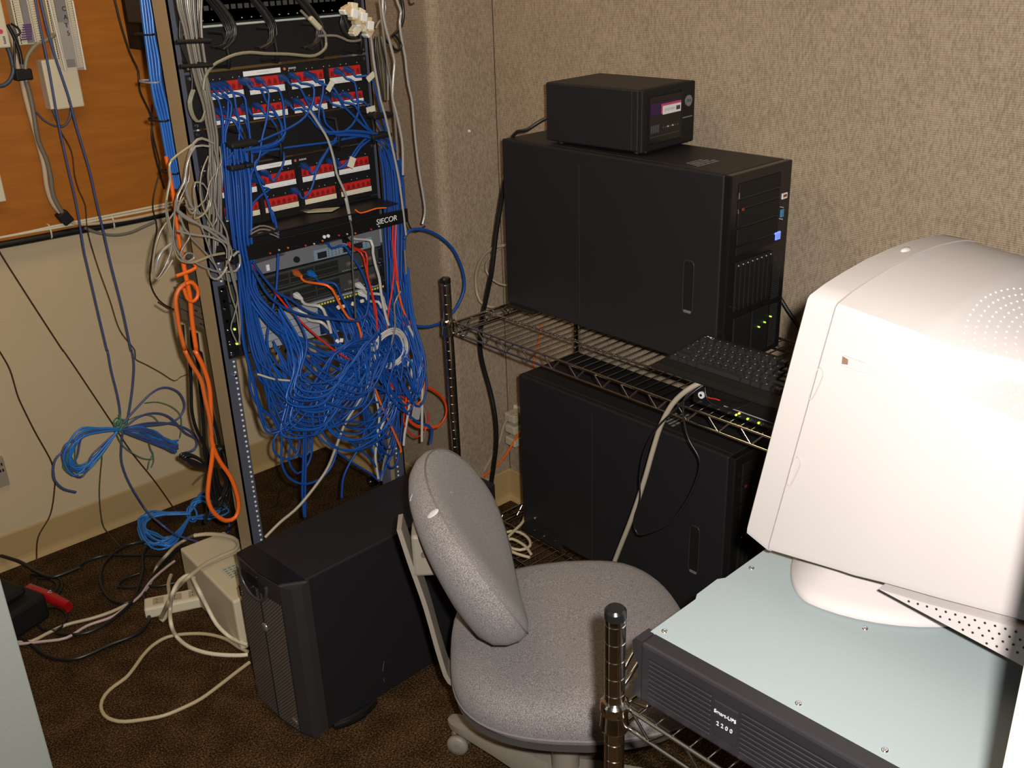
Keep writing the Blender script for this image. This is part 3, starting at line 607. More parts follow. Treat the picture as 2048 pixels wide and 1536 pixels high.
# ------------------------------------------------------------------ server towers on the shelving
def side_pull(b, x, y, z0, z1, w_):
    pts = []
    for k in range(28):
        a = 2*PI*k/28; pts.append(Vector((x-.0006, y+w_/2*max(-1, min(1, 1.5*math.cos(a))), (z0+z1)/2+(z1-z0)/2*max(-1, min(1, 1.15*math.sin(a))))))
    pts.append(pts[0]); b.tube(pts, .0010, mat('edge_glint', (.032, .03, .03), .3), 5)
    b.box(x-.0004, x+.001, y-w_/2, y+w_/2, z0+.004, z1-.004, BLK)
def server(x0, x1, y0, y1, z0, z1, label, leds, face):
    r = empty('server_tower', (x0, y0, z0), label, 'server'); off = -r.location
    def q(b, name, **k):
        o = b.build(name, r, **k); o.location = off; return o
    b = MB(); b.rbox(x0, x1, y0+.018, y1, z0+.006, z1, SIDE, .004)
    ys = y0+.018+(y1-y0-.018)*.605
    b.box(x0-.0005, x0+.001, ys, ys+.0012, z0+.02, z1-.03, mat('panel_seam', (.034, .032, .034), .4)); b.box(x0+.004, x0+.0052, y0+.02, y1-.004, z1-.0005, z1+.0004, BLKM)
    b.box(x0+.018, x0+.0192, y0+.02, y1-.004, z1-.0005, z1+.0006, mat('panel_seam', (.034, .032, .034), .4))
    q(b, 'case')
    b = MB(); side_pull(b, x0, y0+.10, z0+(z1-z0)*.275, z0+(z1-z0)*.55, .028); b.rbox(x0-.0012, x0+.002, y0+.090, y0+.110, z0+(z1-z0)*.275, z0+(z1-z0)*.29, mat('edge_glint2', (.16, .14, .13), .25), .0005); q(b, 'side_pull')
    # front face (towards -y): bezel with drive bays
    b = MB(); b.rbox(x0, x1, y0, y0+.018, z0+.006, z1, BLKS, .003); q(b, 'front_bezel')
    W, H = x1-x0, z1-z0
    def fb(u0, u1, v0, v1, d, m, name=None, r_=.0012):
        b = MB(); b.rbox(x0+W*u0, x0+W*u1, y0-d, y0+.001, z1-H*v1, z1-H*v0, m, r_); return q(b, name) if name else b
    fb(.12, .80, .045, .115, .003, BLKM, 'drive_bay'); fb(.12, .80, .125, .165, .0025, BLKM, 'drive_bay'); fb(.12, .80, .175, .255, .003, BLKM, 'drive_bay'); fb(.12, .80, .265, .345, .003, BLKM, 'drive_bay'); fb(.12, .80, .355, .395, .0025, BLKM, 'drive_bay')
    b = MB()
    for (u, v, mm, ww, hh) in ((.10, .085, SCREW, .010, .03), (.10, .165, SCREW, .008, .02), (.17, .165, mat('red_dull', (.25, .03, .02), .4), .03, .012)):
        b.box(x0+W*u, x0+W*(u+ww), y0-.0045, y0-.002, z1-H*(v+hh), z1-H*v, mm)
    q(b, 'catch')
    if face:
        b = MB(); b.rbox(x0+W*.84, x0+W*.93, y0-.003, y0, z1-H*.185, z1-H*.155, WHITE, .001); b.rbox(x0+W*.855, x0+W*.915, y0-.0035, y0-.002, z1-H*.175, z1-H*.162, mat('red_dull', (.25, .03, .02), .4), .0005); q(b, 'badge')
        b = MB(); b.rbox(x0+W*.835, x0+W*.885, y0-.004, y0, z1-H*.275, z1-H*.235, mat('vga_blue', (.06, .22, .38), .4), .001); b.cyl((x0+W*.86, y0-.004, z1-H*.225), (x0+W*.86, y0, z1-H*.225), .002, SCREW, 8); b.cyl((x0+W*.86, y0-.004, z1-H*.285), (x0+W*.86, y0, z1-H*.285), .002, SCREW, 8); q(b, 'video_port')
        b = MB(); b.rbox(x0+W*.765, x0+W*.855, y0-.0035, y0, z1-H*.385, z1-H*.345, LEDB, .001)
        for k in range(3): b.box(x0+W*(.785+.025*k), x0+W*(.79+.025*k), y0-.0038, y0-.0034, z1-H*.38, z1-H*.35, mat('lcd_dark', (.02, .02, .2), .4))
        q(b, 'status_display')
    for k in range(8):
        b = MB(); u = .12+.077*k; b.rbox(x0+W*u, x0+W*(u+.062), y0-.005, y0+.001, z1-H*.68, z1-H*.43, BLKM, .0015)
        b.rbox(x0+W*(u+.008), x0+W*(u+.05), y0-.008, y0-.004, z1-H*.672, z1-H*.655, BLKS, .001); b.cyl((x0+W*(u+.03), y0-.0065, z1-H*.445), (x0+W*(u+.03), y0-.004, z1-H*.445), .0016, TEXTG, 6); q(b, 'drive_carrier')
    b = MB()
    for i in range(5):
        for j in range(22):
            b.box(x0+W*(.78+.028*i), x0+W*(.795+.028*i), y0-.0012, y0+.0004, z1-H*(.47+.0105*j), z1-H*(.475+.0105*j), mat('vent_glint', (.035, .035, .035), .3))
            b.box(x0+W*(.78+.028*i), x0+W*(.795+.028*i), y0-.0012, y0+.0004, z1-H*(.73+.0105*j), z1-H*(.735+.0105*j), mat('vent_glint', (.035, .035, .035), .3))
    q(b, 'vent', kind='stuff')
    for k in range(2):
        b = MB(); b.rbox(x0+W*(.14+.31*k), x0+W*(.42+.31*k), y0-.004, y0+.001, z1-H*.96, z1-H*.72, BLKM, .002); q(b, 'power_supply_bay')
    for (u, v, mm) in leds:
        b = MB(); b.cyl((x0+W*u, y0-.0085, z1-H*v), (x0+W*u, y0-.0035, z1-H*v), .0016, mm, 8); q(b, 'status_light')
    b = MB(); b.rbox(x0-.012, x1+.008, y0+.01, y0+.11, z0, z0+.0075, BLKM, .003); q(b, 'foot')
    b = MB(); b.rbox(x0-.012, x1+.008, y1-.11, y1-.01, z0, z0+.0075, BLKM, .003)
    if not face:
        b.prism([(y1-.16, z0), (y1-.01, z0), (y1-.02, z0+.028), (y1-.15, z0+.028)], x0-.014, x0-.001, 'x', BLKM)
        for y in (y1-.14, y1-.10, y1-.06): b.cyl((x0-.0155, y, z0+.020), (x0-.012, y, z0+.020), .003, SCREW, 8)
        b.cyl((x0-.002, y1-.05, z0+.05), (x0, y1-.05, z0+.05), .003, SCREW, 8)
    q(b, 'foot')
    def sticker(cx, cy, n, sd):
        b = MB(); R_ = random.Random(sd)
        for row in range(4):
            y = cy-.018+row*.012; x = cx-.035+row*.004
            while x < cx+.03:
                ww = R_.uniform(.004, .014); b.box(x, x+ww, y, y+.006, z1, z1+.0006, mat('worn_print', (.16, .155, .15), .5)); x += ww+R_.uniform(.002, .006)
        q(b, 'printed_sticker')
    sticker(x0+.07, y0+.13 if face else y0+.22, 0, 5)
    return r
server(1.700, 1.917, 1.222, 1.921, .862, 1.299, 'black server tower on the upper wire shelf with a lit blue display', ((.56, .815, LEDG), (.66, .803, LEDG), (.76, .785, LEDG)), True)
server(1.650, 1.872, 1.137, 1.832, .234, .702, 'black server tower standing on the lowest wire shelf', (), False)
# ------------------------------------------------------------------ tape drive on the upper server
ang = math.radians(3.5)
r = empty('tape_drive', (1.743, 1.498, 1.3000), 'black external tape drive with a loaded cartridge, on the upper server', 'tape drive', rz=ang)
TW, TD, TH = .198, .288, .142
b = MB(); b.rbox(0, TW, .012, TD, .006, TH, SIDE, .004); b.box(-.0006, 0, .030, .0315, .01, TH-.004, mat('panel_seam', (.034, .032, .034), .4)); b.build('case', r)
b = MB(); b.rbox(-.001, TW+.001, 0, .014, .004, TH, BLKM, .004); b.build('front_panel', r)
b = MB(); b.rbox(.020, .142, -.003, .002, .020, TH-.018, BLKS, .002); b.rbox(.142, .145, -.0045, 0, .018, TH-.014, BLKM, .001); b.build('drive_face', r)
b = MB(); b.rbox(.024, .134, -.0045, -.001, .083, .110, mat('cartridge_purple', (.03, .006, .06), .3), .001); b.build('cartridge', r)
b = MB(); b.rbox(.062, .136, -.0058, -.004, .084, .106, mat('label_pink', (.50, .06, .14), .5), .0006); b.rbox(.066, .134, -.0064, -.0055, .082, .101, WHITE, .0004)
for k in range(9): b.box(.071+k*.0045, .074+k*.0045, -.0068, -.0063, .088+.001*(k % 3), .095, TEXTG)
for k in range(3): b.box(.116+k*.005, .120+k*.005, -.0068, -.0063, .087, .096, BLKM)
b.build('cartridge_label', r)
b = MB()
for k in range(4): b.rbox(.026+.008*k, .031+.008*k, -.0046, -.002, .045, .062, mat('dim_grey', (.06, .06, .065), .4), .0004)
for k in range(7): b.box(.07+.009*k, .074+.009*k, -.0046, -.002, .052, .055, TEXTG if k in (2, 4) else mat('dim_grey', (.06, .06, .065), .4))
b.rbox(.024, .134, -.0040, -.002, .036, .0375, mat('dim_grey', (.06, .06, .065), .4), .0003); b.build('eject_controls', r)
b = MB(); b.cyl((.170, -.003, .100), (.170, .001, .100), .0125, mat('badge_silver', (.30, .28, .27), .3, metal=.5), 24); bd = b.build('badge', r)
text('DELL', .0085, frame((.170, -.0034, .100), (1, 0, 0), (0, 0, 1)), mat('badge_blue', (.03, .06, .22), .4), 'lettering', bd)
b = MB()
for k in range(9): b.box(.149+k*.0044, .1522+k*.0044, -.0016, -.0008, .0625, .0645+.0006*(k % 2), mat('dim_print', (.20, .18, .15), .5))
b.build('printed_mark', r)
b = MB(); b.cyl((.013, -.001, .006), (.013, .01, .006), .0022, SCREW, 8); b.build('screw', r)
for x in (.02, TW-.02):
    for y in (.03, TD-.03): b = MB(); b.cyl((x, y, 0), (x, y, .007), .008, BLKM, 10); b.build('foot', r)
cab('power_cable', [(1.80, 1.80, 1.36), (1.77, 1.84, 1.345), (1.74, 1.87, 1.32), (1.73, 1.91, 1.303), (1.74, 1.96, 1.20)], .0045, BLKC, 'black cord from the back of the tape drive over the server', n=8)
# ------------------------------------------------------------------ keyboard and the black switch box beneath it
r = empty('console_switch', (1.545, .86, .862), 'black box with a row of lights under the keyboard on the upper shelf', 'switch box'); off = -r.location
b = MB(); b.rbox(1.545, 1.690, .86, 1.180, .862, .925, BLKS, .003); o = b.build('case', r); o.location = off
b = MB(); b.box(1.5435, 1.5452, .90, 1.10, .8785, .8795, TEXTG); o = b.build('trim_line', r); o.location = off
for (x, y, mm) in ((1472, 830, LEDG), (1478, 827, LEDO), (1495, 838, LEDG), (1517, 846, LEDG)):
    p = onp(x, y, 'x', 1.543); b = MB(); b.cyl((1.542, p.y, p.z), (1.546, p.y, p.z), .0021, mm, 8); o = b.build('status_light', r); o.location = off
p = onp(1403, 790, 'x', 1.543); b = MB(); b.cyl((1.541, p.y, p.z), (1.547, p.y, p.z), .0075, WHITE, 14); b.cyl((1.540, p.y, p.z), (1.5415, p.y, p.z), .003, BLKM, 8)
o = b.build('knob', r); o.location = off
b = MB(); b.tube(spline([onp(x, y, 'x', 1.540) for x, y in ((1410, 792), (1420, 796), (1432, 798), (1440, 801))]), .0014, REDC, 5); o = b.build('red_mark', r); o.location = off
r = empty('keyboard', (1.530, 1.262, .928), 'black computer keyboard lying in front of the upper server', 'keyboard')
KW, KL = .160, .455      # x depth, y length; local +x to the back, local -y along the keys
b = MB(); b.prism([(0, 0), (.012, -.001), (KW, .004), (KW, .022), (.03, .010), (.004, .007)], -KL, 0, 'y', BLKM); b.build('case', r)
b = MB(); b.prism([(-.022, .0), (.004, -.001), (.004, .007), (-.006, .0075), (-.022, .004)], -KL, 0, 'y', BLKM); b.build('palm_rest', r)
KEYM = mat('key_black', (.022, .022, .023), .38); b = MB(); tilt = .10
rows = [(.030, [1.3, 1.3, 1.3, 6.0, 1.3, 1.3, 1.3, 1.3]), (.049, [2.2]+[1]*10+[2.3]), (.068, [1.8]+[1]*11+[1.9]), (.087, [1.5]+[1]*13), (.106, [1]*13+[1.9]), (.132, [1]*14)]
for x, ks in rows:
    y = -.012; u = .0187*14.6/sum(ks)
    ks = ks
    for k in ks:
        wk = k*u; zt = .010+(x-.03)*.095; M = Matrix.Translation((x, y-wk/2, zt))
        vs = []; 
        for (ex, zz) in ((.0082, 0), (.0062, .0085)):
            for sx, sy in ((-1, -1), (1, -1), (1, 1), (-1, 1)): vs.append(M @ Vector((sx*ex, sy*(wk/2-.0012-(0 if zz == 0 else .0022)), zz)))
        b.add(vs, [(4, 5, 6, 7), (0, 1, 5, 4), (1, 2, 6, 5), (2, 3, 7, 6), (3, 0, 4, 7)], KEYM)
        if k < 2:
            c = M @ Vector((.001, wk*.12, .0088)); b.box(c.x-.0016, c.x+.0016, c.y-.0009, c.y+.0009, c.z, c.z+.0002, TEXTG)
        y -= wk
    for kk in range(3 if x != .068 else 0):
        yy = -.305-kk*.0187; M = Matrix.Translation((x, yy, .010+(x-.03)*.095)); b.rbox(-.008, .008, -.008, .008, 0, .0085, KEYM, .0015, 1, M)
    for kk in range(4):
        yy = -.372-kk*.0187; M = Matrix.Translation((x, yy, .010+(x-.03)*.095)); b.rbox(-.008, .008, -.008, .008, 0, .0085, KEYM, .0015, 1, M)
b.build('keys', r, kind='stuff')
text('DELL', .010, frame((KW-.012, -.022, .0226), (0, -1, 0), (1, 0, .1)), WHITE, 'lettering', r)
cab('keyboard_cable', [onp(x, y, 'x', v) for x, y, v in ((1410, 775, 1.535), (1415, 800, 1.531), (1440, 815, 1.527), (1475, 815, 1.527), (1500, 806, 1.53), (1520, 800, 1.535))], .0022, BLKC, 'thin black cord looping below the keyboard front edge', n=8)
# cables hanging over the upper shelf edge
cab('thick_cable', [onp(x, y, 'x', v) for x, y, v in ((1412, 762, 1.535), (1395, 768, 1.522), (1372, 782, 1.512), (1345, 808, 1.507), (1322, 850, 1.505), (1306, 900, 1.505), (1292, 950, 1.505), (1276, 1000, 1.507), (1258, 1050, 1.51), (1238, 1100, 1.515), (1215, 1160, 1.52))], .0056, mat('putty_jacket', (.36, .31, .24), .4), 'thick putty-coloured cable hanging from the keyboard over the shelf', n=10)
cab('power_cable', [onp(x, y, 'x', v) for x, y, v in ((1415, 766, 1.545), (1385, 785, 1.52), (1350, 820, 1.500), (1315, 855, 1.498), (1290, 900, 1.50), (1280, 950, 1.50), (1279, 1000, 1.50), (1268, 1040, 1.50), (1275, 1068, 1.50), (1300, 1065, 1.50), (1340, 1045, 1.50), (1375, 1000, 1.50), (1398, 945, 1.50), (1398, 915, 1.50), (1378, 880, 1.50), (1368, 840, 1.502), (1368, 800, 1.507), (1385, 780, 1.52), (1405, 768, 1.535))], .0022, BLKC, 'thin black cord looping in front of the lower server', n=8)
# cables behind the shelving
cab('power_cable', [onp(x, y, 'x', v) for x, y, v in ((1010, 360, 1.80), (1003, 400, 1.80), (992, 470, 1.79), (984, 540, 1.78), (974, 590, 1.78), (964, 640, 1.78), (960, 690, 1.78), (966, 730, 1.79), (980, 780, 1.80), (990, 830, 1.80), (993, 880, 1.80), (988, 930, 1.80), (982, 975, 1.80), (975, 1060, 1.80))], .0068, BLKC, 'thick black power cord dropping behind the wire shelf', n=10)
cab('grey_cable', [onp(x, y, 'x', v) for x, y, v in ((1020, 490, 1.86), (990, 495, 1.86), (965, 515, 1.86), (952, 550, 1.86), (955, 590, 1.86), (968, 610, 1.86), (990, 615, 1.87))], .0048, mat('khaki_jacket', (.34, .29, .20), .4), 'khaki cable looping out behind the upper server', n=8)
cab('grey_cable', [onp(x, y, 'x', v) for x, y, v in ((1025, 480, 1.88), (990, 505, 1.88), (972, 530, 1.88), (978, 552, 1.88), (1000, 568, 1.88), (1025, 572, 1.88))], .0035, mat('khaki_jacket', (.34, .29, .20), .4), 'thin khaki cable behind the upper server', n=8)
cab('fibre_cable', [onp(x, y, 'x', v) for x, y, v in ((1083, 645, 1.97), (1080, 670, 1.97), (1073, 700, 1.97), (1066, 730, 1.97), (1064, 760, 1.97))], .0028, ORC, 'orange fibre cord behind the upper wire deck', n=6)
r = empty('wall_outlet', (0, 0, 0), 'ivory wall outlet with stacked plugs behind the lower server', 'outlet')
p = onp(1042, 850, 'x', 1.995)
b = MB(); b.rbox(1.995, WR, p.y-.035, p.y+.035, p.z-.06, p.z+.06, IVORY, .002); b.build('plate', r)
for k, dz in enumerate((.04, .0, -.045)):
    b = MB(); b.rbox(1.945, 1.996, p.y-.022, p.y+.025, p.z+dz-.014, p.z+dz+.014, mat('putty_plug', (.45, .40, .29), .5), .004); b.build('plug', r)
cab('grey_cable', [onp(x, y, 'x', v) for x, y, v in ((1038, 828, 1.96), (1020, 832, 1.95), (1008, 850, 1.94), (1000, 880, 1.93), (988, 905, 1.92), (972, 935, 1.90), (955, 965, 1.88), (940, 1000, 1.86))], .0055, mat('khaki_jacket', (.42, .37, .27), .4), 'putty cable running down from the wall outlet', n=8)
cab('fibre_cable', [onp(x, y, 'x', v) for x, y, v in ((1042, 862, 1.96), (1030, 880, 1.95), (1015, 905, 1.93), (995, 930, 1.91), (970, 950, 1.89), (945, 960, 1.87))], .0038, ORC, 'orange cable running down from the wall outlet', n=8)
for k, s in enumerate((((1000, 1068), (1030, 1062), (1055, 1075), (1060, 1092), (1040, 1100), (1010, 1090), (1000, 1068)), ((1000, 1080), (1025, 1078), (1050, 1092), (1062, 1108)), ((1005, 1095), (1035, 1108), (1060, 1115)), ((1015, 1075), (1030, 1060), (1045, 1045), (1050, 1030)), ((1000, 1072), (1018, 1088), (1022, 1120)))):
    cab('beige_cable', [onp(x, y, 'z', .241+.004*k) for x, y in s], .0042, BEIGEC, 'beige cord coiled on the bottom wire shelf behind the chair', group='beige cords on the bottom wire shelf', n=8)
cab('power_cable', [onp(x, y, 'x', v) for x, y, v in ((1560, 595, 1.97), (1575, 620, 1.97), (1595, 650, 1.97), (1610, 680, 1.97))], .005, BLKC, 'black cord on the wall right of the upper server', n=8)
# ------------------------------------------------------------------ floor tower
# local x = depth (front face at x = 0, towards -x), y = width, z up
r = empty('server_tower', (.872, 1.752, 0), 'black server tower standing on the carpet with a perforated front bezel', 'server', rz=math.radians(2.4))
FL, FW, FH = .640, .228, .448
b = MB(); b.rbox(.045, FL, .004, FW-.004, .012, FH, SIDE, .004)
b.box(.05, FL-.002, FW*.36, FW*.36+.0012, FH-.0003, FH+.0004, BLKM); b.build('case', r)
b = MB(); secs = []
for z in (.018, .03, FH-.03, FH-.004):
    q = [(.052, 0), (.030, -.003), (.006, -.001), (-.006, .028), (-.012, FW*.5), (-.008, FW-.03), (.002, FW-.002), (.052, FW)]
    if z == .018: q = [(x+.004 if x < .04 else x, y) for x, y in q]
    secs.append([Vector((x, y, z)) for x, y in q])
b.loft(secs, mat('bezel_charcoal', (.030, .027, .026), .38), False); b.build('front_bezel', r)
b = MB(); P = []
for z in (.030, FH-.055): P.append([Vector((-.0075, .032, z)), Vector((-.0133, FW*.5-.003, z))]); 
b.add([P[0][0], P[0][1], P[1][1], P[1][0]], [(0, 1, 2, 3)], GRILLE)
b.add([Vector((-.0133, FW*.5+.003, .030)), Vector((-.0098, FW-.014, .030)), Vector((-.0098, FW-.014, FH-.030)), Vector((-.0133, FW*.5+.003, FH-.030))], [(0, 1, 2, 3)], GRILLE)
b.build('perforated_grille', r, recalc=False)
b = MB(); b.prism([(-.004, .035), (.048, .002), (.048, FW-.002), (.0, FW-.006), (-.010, FW*.5)], FH-.006, FH-.0005, 'z', BLKS); b.build('top_trim', r)
b = MB(); rim = []; cz, cy = FH-.026, FW*.60
for k in range(22):
    a = PI*k/21; rim.append(Vector((-.0128, cy+.058*math.cos(a), cz-.056*math.sin(a))))
b.tube(rim, .0045, mat('rim_charcoal', (.05, .045, .042), .3), 8)
b.add([Vector((-.0128, v.y, v.z)) for v in rim], [tuple(range(22))], DARK)
b.rbox(-.016, -.008, cy-.022, cy+.024, cz-.020, cz+.012, BLKS, .003); b.cyl((-.018, cy+.005, cz-.026), (-.012, cy+.005, cz-.026), .0032, SCREW, 8); b.build('handle', r)
b = MB(); b.lathe([(.0115, 0), (.0105, .0035), (.006, .005)], mat('logo_silver', (.45, .43, .42), .25, metal=.8), 20, Matrix.Translation((-.0125, FW*.5, FH*.66)) @ Matrix.Rotation(-PI/2, 4, 'Y')); b.build('round_logo', r)
b = MB(); b.rbox(-.0135, -.008, .033, .052, .052, .062, mat('logo_silver', (.45, .43, .42), .25, metal=.8), .002); b.build('name_badge', r)
b = MB(); b.rbox(-.0112, -.008, FW-.028, FW-.012, .055, .075, mat('sticker_dim', (.07, .05, .04), .4), .001); b.build('sticker', r)
b = MB(); b.cyl((-.0105, FW-.012, FH-.09), (-.009, FW-.012, FH-.09), .004, BLKS, 8); b.rbox(-.011, -.004, FW-.017, FW-.010, FH-.115, FH-.085, BLKS, .001)
for k in range(2): b.cyl((-.0115, FW-.020, FH-.098-.007*k), (-.0095, FW-.020, FH-.098-.007*k), .0012, mat('dim_led', (.25, .22, .05), .4), 6)
b.build('indicator', r)
for yy, s in ((.004, -1), (FW-.004, 1)):
    for xx in (.07, FL-.16):
        b = MB(); secs = []
        for t in np.linspace(0, 1, 9):
            w_ = .020*math.sin(PI*min(1, max(0, t*.9+.05))); secs.append([Vector((xx+.13*t, yy-s*.02, 0)), Vector((xx+.13*t, yy+s*w_, 0)), Vector((xx+.13*t, yy+s*w_, .008)), Vector((xx+.13*t, yy+s*max(.001, w_-.008), .018)), Vector((xx+.13*t, yy-s*.02, .018))])
        b.loft(secs, BLKS, True); b.build('foot', r)
b = MB(); b.tube([Vector((.235, .0035, .11)), Vector((.230, .0035, .095)), Vector((.227, .0035, .083))], .0005, mat('scratch', (.2, .19, .19), .5), 4); b.tube([Vector((.227, .0035, .06)), Vector((.229, .0035, .05))], .0004, mat('scratch', (.2, .19, .19), .5), 4); b.build('scratch', r)
# ------------------------------------------------------------------ office chair
CC = Vector((1.165, 1.185, 0)); FA = math.radians(-40)       # seat faces along +local x
r = empty('office_chair', CC, 'grey tweed armless swivel chair on a taupe five-star base', 'chair', rz=FA)
def sup(n_, ex, a, c_):
    out = []
    for k in range(n_):
        t = 2*PI*k/n_; cx, sy = math.cos(t), math.sin(t)
        out.append((a*math.copysign(abs(cx)**(2/ex), cx), c_*math.copysign(abs(sy)**(2/ex), sy)))
    return out
SZ = .425
def seat_section(f, z, drop):
    o = []
    for (x, y) in sup(56, 2.9, .250*f, .255*f):
        taper = 1-.10*max(0, -x/.25); x += .022        # narrower at the back
        front = max(0, (x-.12)/.14)
        o.append(Vector((x, y*taper, z-drop*front**2*.028+.010*(abs(y)/.245)**2*(1 if drop else 0))))
    return o
b = MB(); secs = []
for f, z, dr in ((.86, SZ-.030, 0), (.95, SZ-.022, .6), (.992, SZ-.004, 1), (1.0, SZ+.018, 1), (.985, SZ+.038, 1), (.94, SZ+.055, 1), (.84, SZ+.066, 1), (.68, SZ+.070, 1), (.45, SZ+.071, 1), (.2, SZ+.070, 1), (.02, SZ+.070, 1)):
    secs.append(seat_section(f, z, dr))
b.loft(secs, FABRIC); b.tube(secs[2]+[secs[2][0]], .0028, mat('seam_grey', (.17, .15, .14), .8), 5); st = b.build('seat', r)
b = MB(); b.loft([[Vector((v.x, v.y, SZ-.034)) for v in seat_section(.90, 0, 0)], [Vector((v.x, v.y, SZ-.020)) for v in seat_section(.985, 0, 0)]], mat('seat_shell', (.05, .045, .04), .6)); b.build('seat_shell', r)
b = MB(); b.lathe([(.001, 0), (.004, .0003), (.0045, .0008), (.001, .001)], mat('burn_mark', (.03, .01, .008), .9), 8, Matrix.Translation((.045, -.16, SZ+.0655))); b.build('burn_mark', st)
# backrest: wide kidney pad, curved round the sitter, rounded rim with a seam ridge
def back_pad():
    b = MB(); secs = []
    n = 48; BW, BH = .236, .172
    rings = [(-.062, .30), (-.060, .62), (-.053, .82), (-.040, .93), (-.020, .985), (.002, 1.0), (.020, .975), (.033, .90), (.043, .76), (.049, .55), (.052, .25), (.053, .02)]
    for d, f in rings:
        o = []
        for (y, z) in sup(n, 2.15, BW*f, BH*f):
            yy = y*(1-.10*(z/BH)*(1 if z < 0 else .6)) if True else y
            curve = .045*(yy/BW)**2 + .012*(z/BH)**2
            o.append(Vector((d*.88*(1-.28*z/BH)+curve, yy, z)))
        secs.append(o)
    secs = [secs[0]]+secs; secs[0] = [Vector((v.x, v.y*.02, v.z*.02)) for v in secs[1]]
    b.loft(secs, FABRIC); rim = secs[7]; b.tube(rim+[rim[0]], .0016, mat('seam_grey', (.17, .15, .14), .8), 4)
    return b
bk = back_pad().build('backrest', r); bk.location = (-.195, -.008, .702); bk.rotation_euler = (0, math.radians(-27), math.radians(5))
b = MB(); STN = mat('pale_stain', (.50, .48, .46), .9); pass
bpy.context.view_layer.update()
for (sx_, sy_, ra_, rb_, an_) in ((865, 1027, .0065, .013, -.5), (822, 995, .003, .008, .3), (905, 985, .0025, .016, .9)):
    p_, n_ = hit(bk, sx_, sy_)
    if p_ is None: continue
    b = MB(); Mi = bk.matrix_world.inverted() @ (Matrix.Translation(p_) @ n_.to_track_quat('Z', 'Y').to_matrix().to_4x4() @ Matrix.Rotation(an_, 4, 'Z') @ Matrix.Diagonal((ra_, rb_, .0009, 1)))
    b.lathe([(1, -1), (.85, .6), (.4, 1)], STN if ra_ > .005 else mat('faint_smudge', (.36, .34, .33), .95), 14, Mi); b.build('stain', bk)
b = MB(); bar = [(-.05, .375), (-.14, .368), (-.195, .370), (-.232, .395), (-.248, .46), (-.268, .58), (-.290, .68), (-.305, .755)]
bp_ = spline([Vector((x, 0, z)) for x, z in bar], .03); secs = []
for i, p in enumerate(bp_):
    t = (bp_[min(i+1, len(bp_)-1)]-bp_[max(i-1, 0)]).normalized(); nrm = Vector((t.z, 0, -t.x)); secs.append([p+nrm*.0045+Vector((0, -.028, 0)), p+nrm*.0045+Vector((0, .028, 0)), p-nrm*.0045+Vector((0, .028, 0)), p-nrm*.0045+Vector((0, -.028, 0))])
b.loft(secs, TAUPE, False); b.build('back_bar', r)
b = MB(); b.rbox(-.285, -.235, -.030, .030, .650, .740, TAUPE, .006); b.cyl((-.262, -.034, .70), (-.262, -.028, .70), .006, mat('bolt_dull', (.12, .10, .08), .3), 12); b.build('bracket', r)
b = MB(); b.rbox(-.11, .11, -.06, .06, .365, .395, BLKM, .01); b.build('mechanism', r)
b = MB(); b.cyl((0, 0, .09), (0, 0, .36), .030, TAUPE, 20); b.cyl((0, 0, .055), (0, 0, .135), .046, TAUPE, 20, r1=.036); b.build('gas_column', r)
b0 = None; BASE_A = math.radians(98)-FA
for k in range(5):
    a = BASE_A+2*PI*k/5; M = Matrix.Rotation(a, 4, 'Z'); b = MB(); secs = []
    for x, wd, zt, zb in ((.02, .030, .135, .070), (.08, .031, .130, .070), (.18, .027, .112, .072), (.27, .023, .098, .070), (.32, .020, .092, .068), (.338, .011, .086, .070)):
        secs.append([M @ Vector((x, y, z)) for y, z in ((-wd, zb), (-wd, (zb+zt)/2+.004), (-wd*.62, zt), (wd*.62, zt), (wd, (zb+zt)/2+.004), (wd, zb))])
    b.loft(secs, TAUPE, True); leg = b.build('star_leg', r, autos=40)
    if k == 0: bb = MB(); bb.rbox(.215, .223, -.031, -.026, .092, .099, IVORY, .001, M=M); bb.build('paint_fleck', leg)
    cc = M @ Vector((.312, 0, 0)); s = 1.1+k*.9
    Mw = Matrix.Translation(cc) @ Matrix.Rotation(a+(.4 if k == 0 else s), 4, 'Z')
    b = MB(); b.cyl(cc+Vector((0, 0, .045)), cc+Vector((0, 0, .075)), .009, BLKM, 10); b.rbox(-.014, .016, -.007, .007, .022, .056, TAUPE, .004, M=Mw); cs = b.build('caster', r)
    for sy in (-1, 1):
        b = MB(); Mx = Mw @ Matrix.Translation((0, sy*.017, .0265)) @ Matrix.Rotation(PI/2*sy*-1, 4, 'X')
        b.lathe([(.020, -.009), (.0262, -.006), (.0262, .004), (.022, .009), (.010, .0105)], TAUPE, 20, Mx); b.build('wheel', cs)
# ------------------------------------------------------------------ rack-mount UPS on the foreground shelf
r = empty('rack_ups', (.758, .655, .893), 'two-unit rack-mount UPS with a pale grey lid and black ribbed front', 'UPS', rz=math.radians(1.6))
# local: x depth (front at 0), y from 0 (left end) to -.483, z 0..0.088
UH = .087; b = MB(); b.rbox(.026, .62, -.458, -.014, .002, UH, UPSG, .0015); b.box(.024, .64, -.462, -.010, UH-.0012, UH+.0002, UPSG)
b.prism([(.11, -.012), (.125, -.004), (.17, -.003), (.185, -.012)], UH-.010, UH-.001, 'z', UPSG)
b.build('case', r)
b = MB(); prof = [(0, .010), (.012, .002), (.024, .0), (.030, .002), (.030, UH-.002), (.024, UH-.001), (.003, UH-.004), (0, UH-.012)]
BZ = mat('bezel_slate', (.016, .0145, .017), .45, spec=.4, bump=(900, .08))
ends = [(.0, .0), (-.006, .5), (-.014, 1.0)]
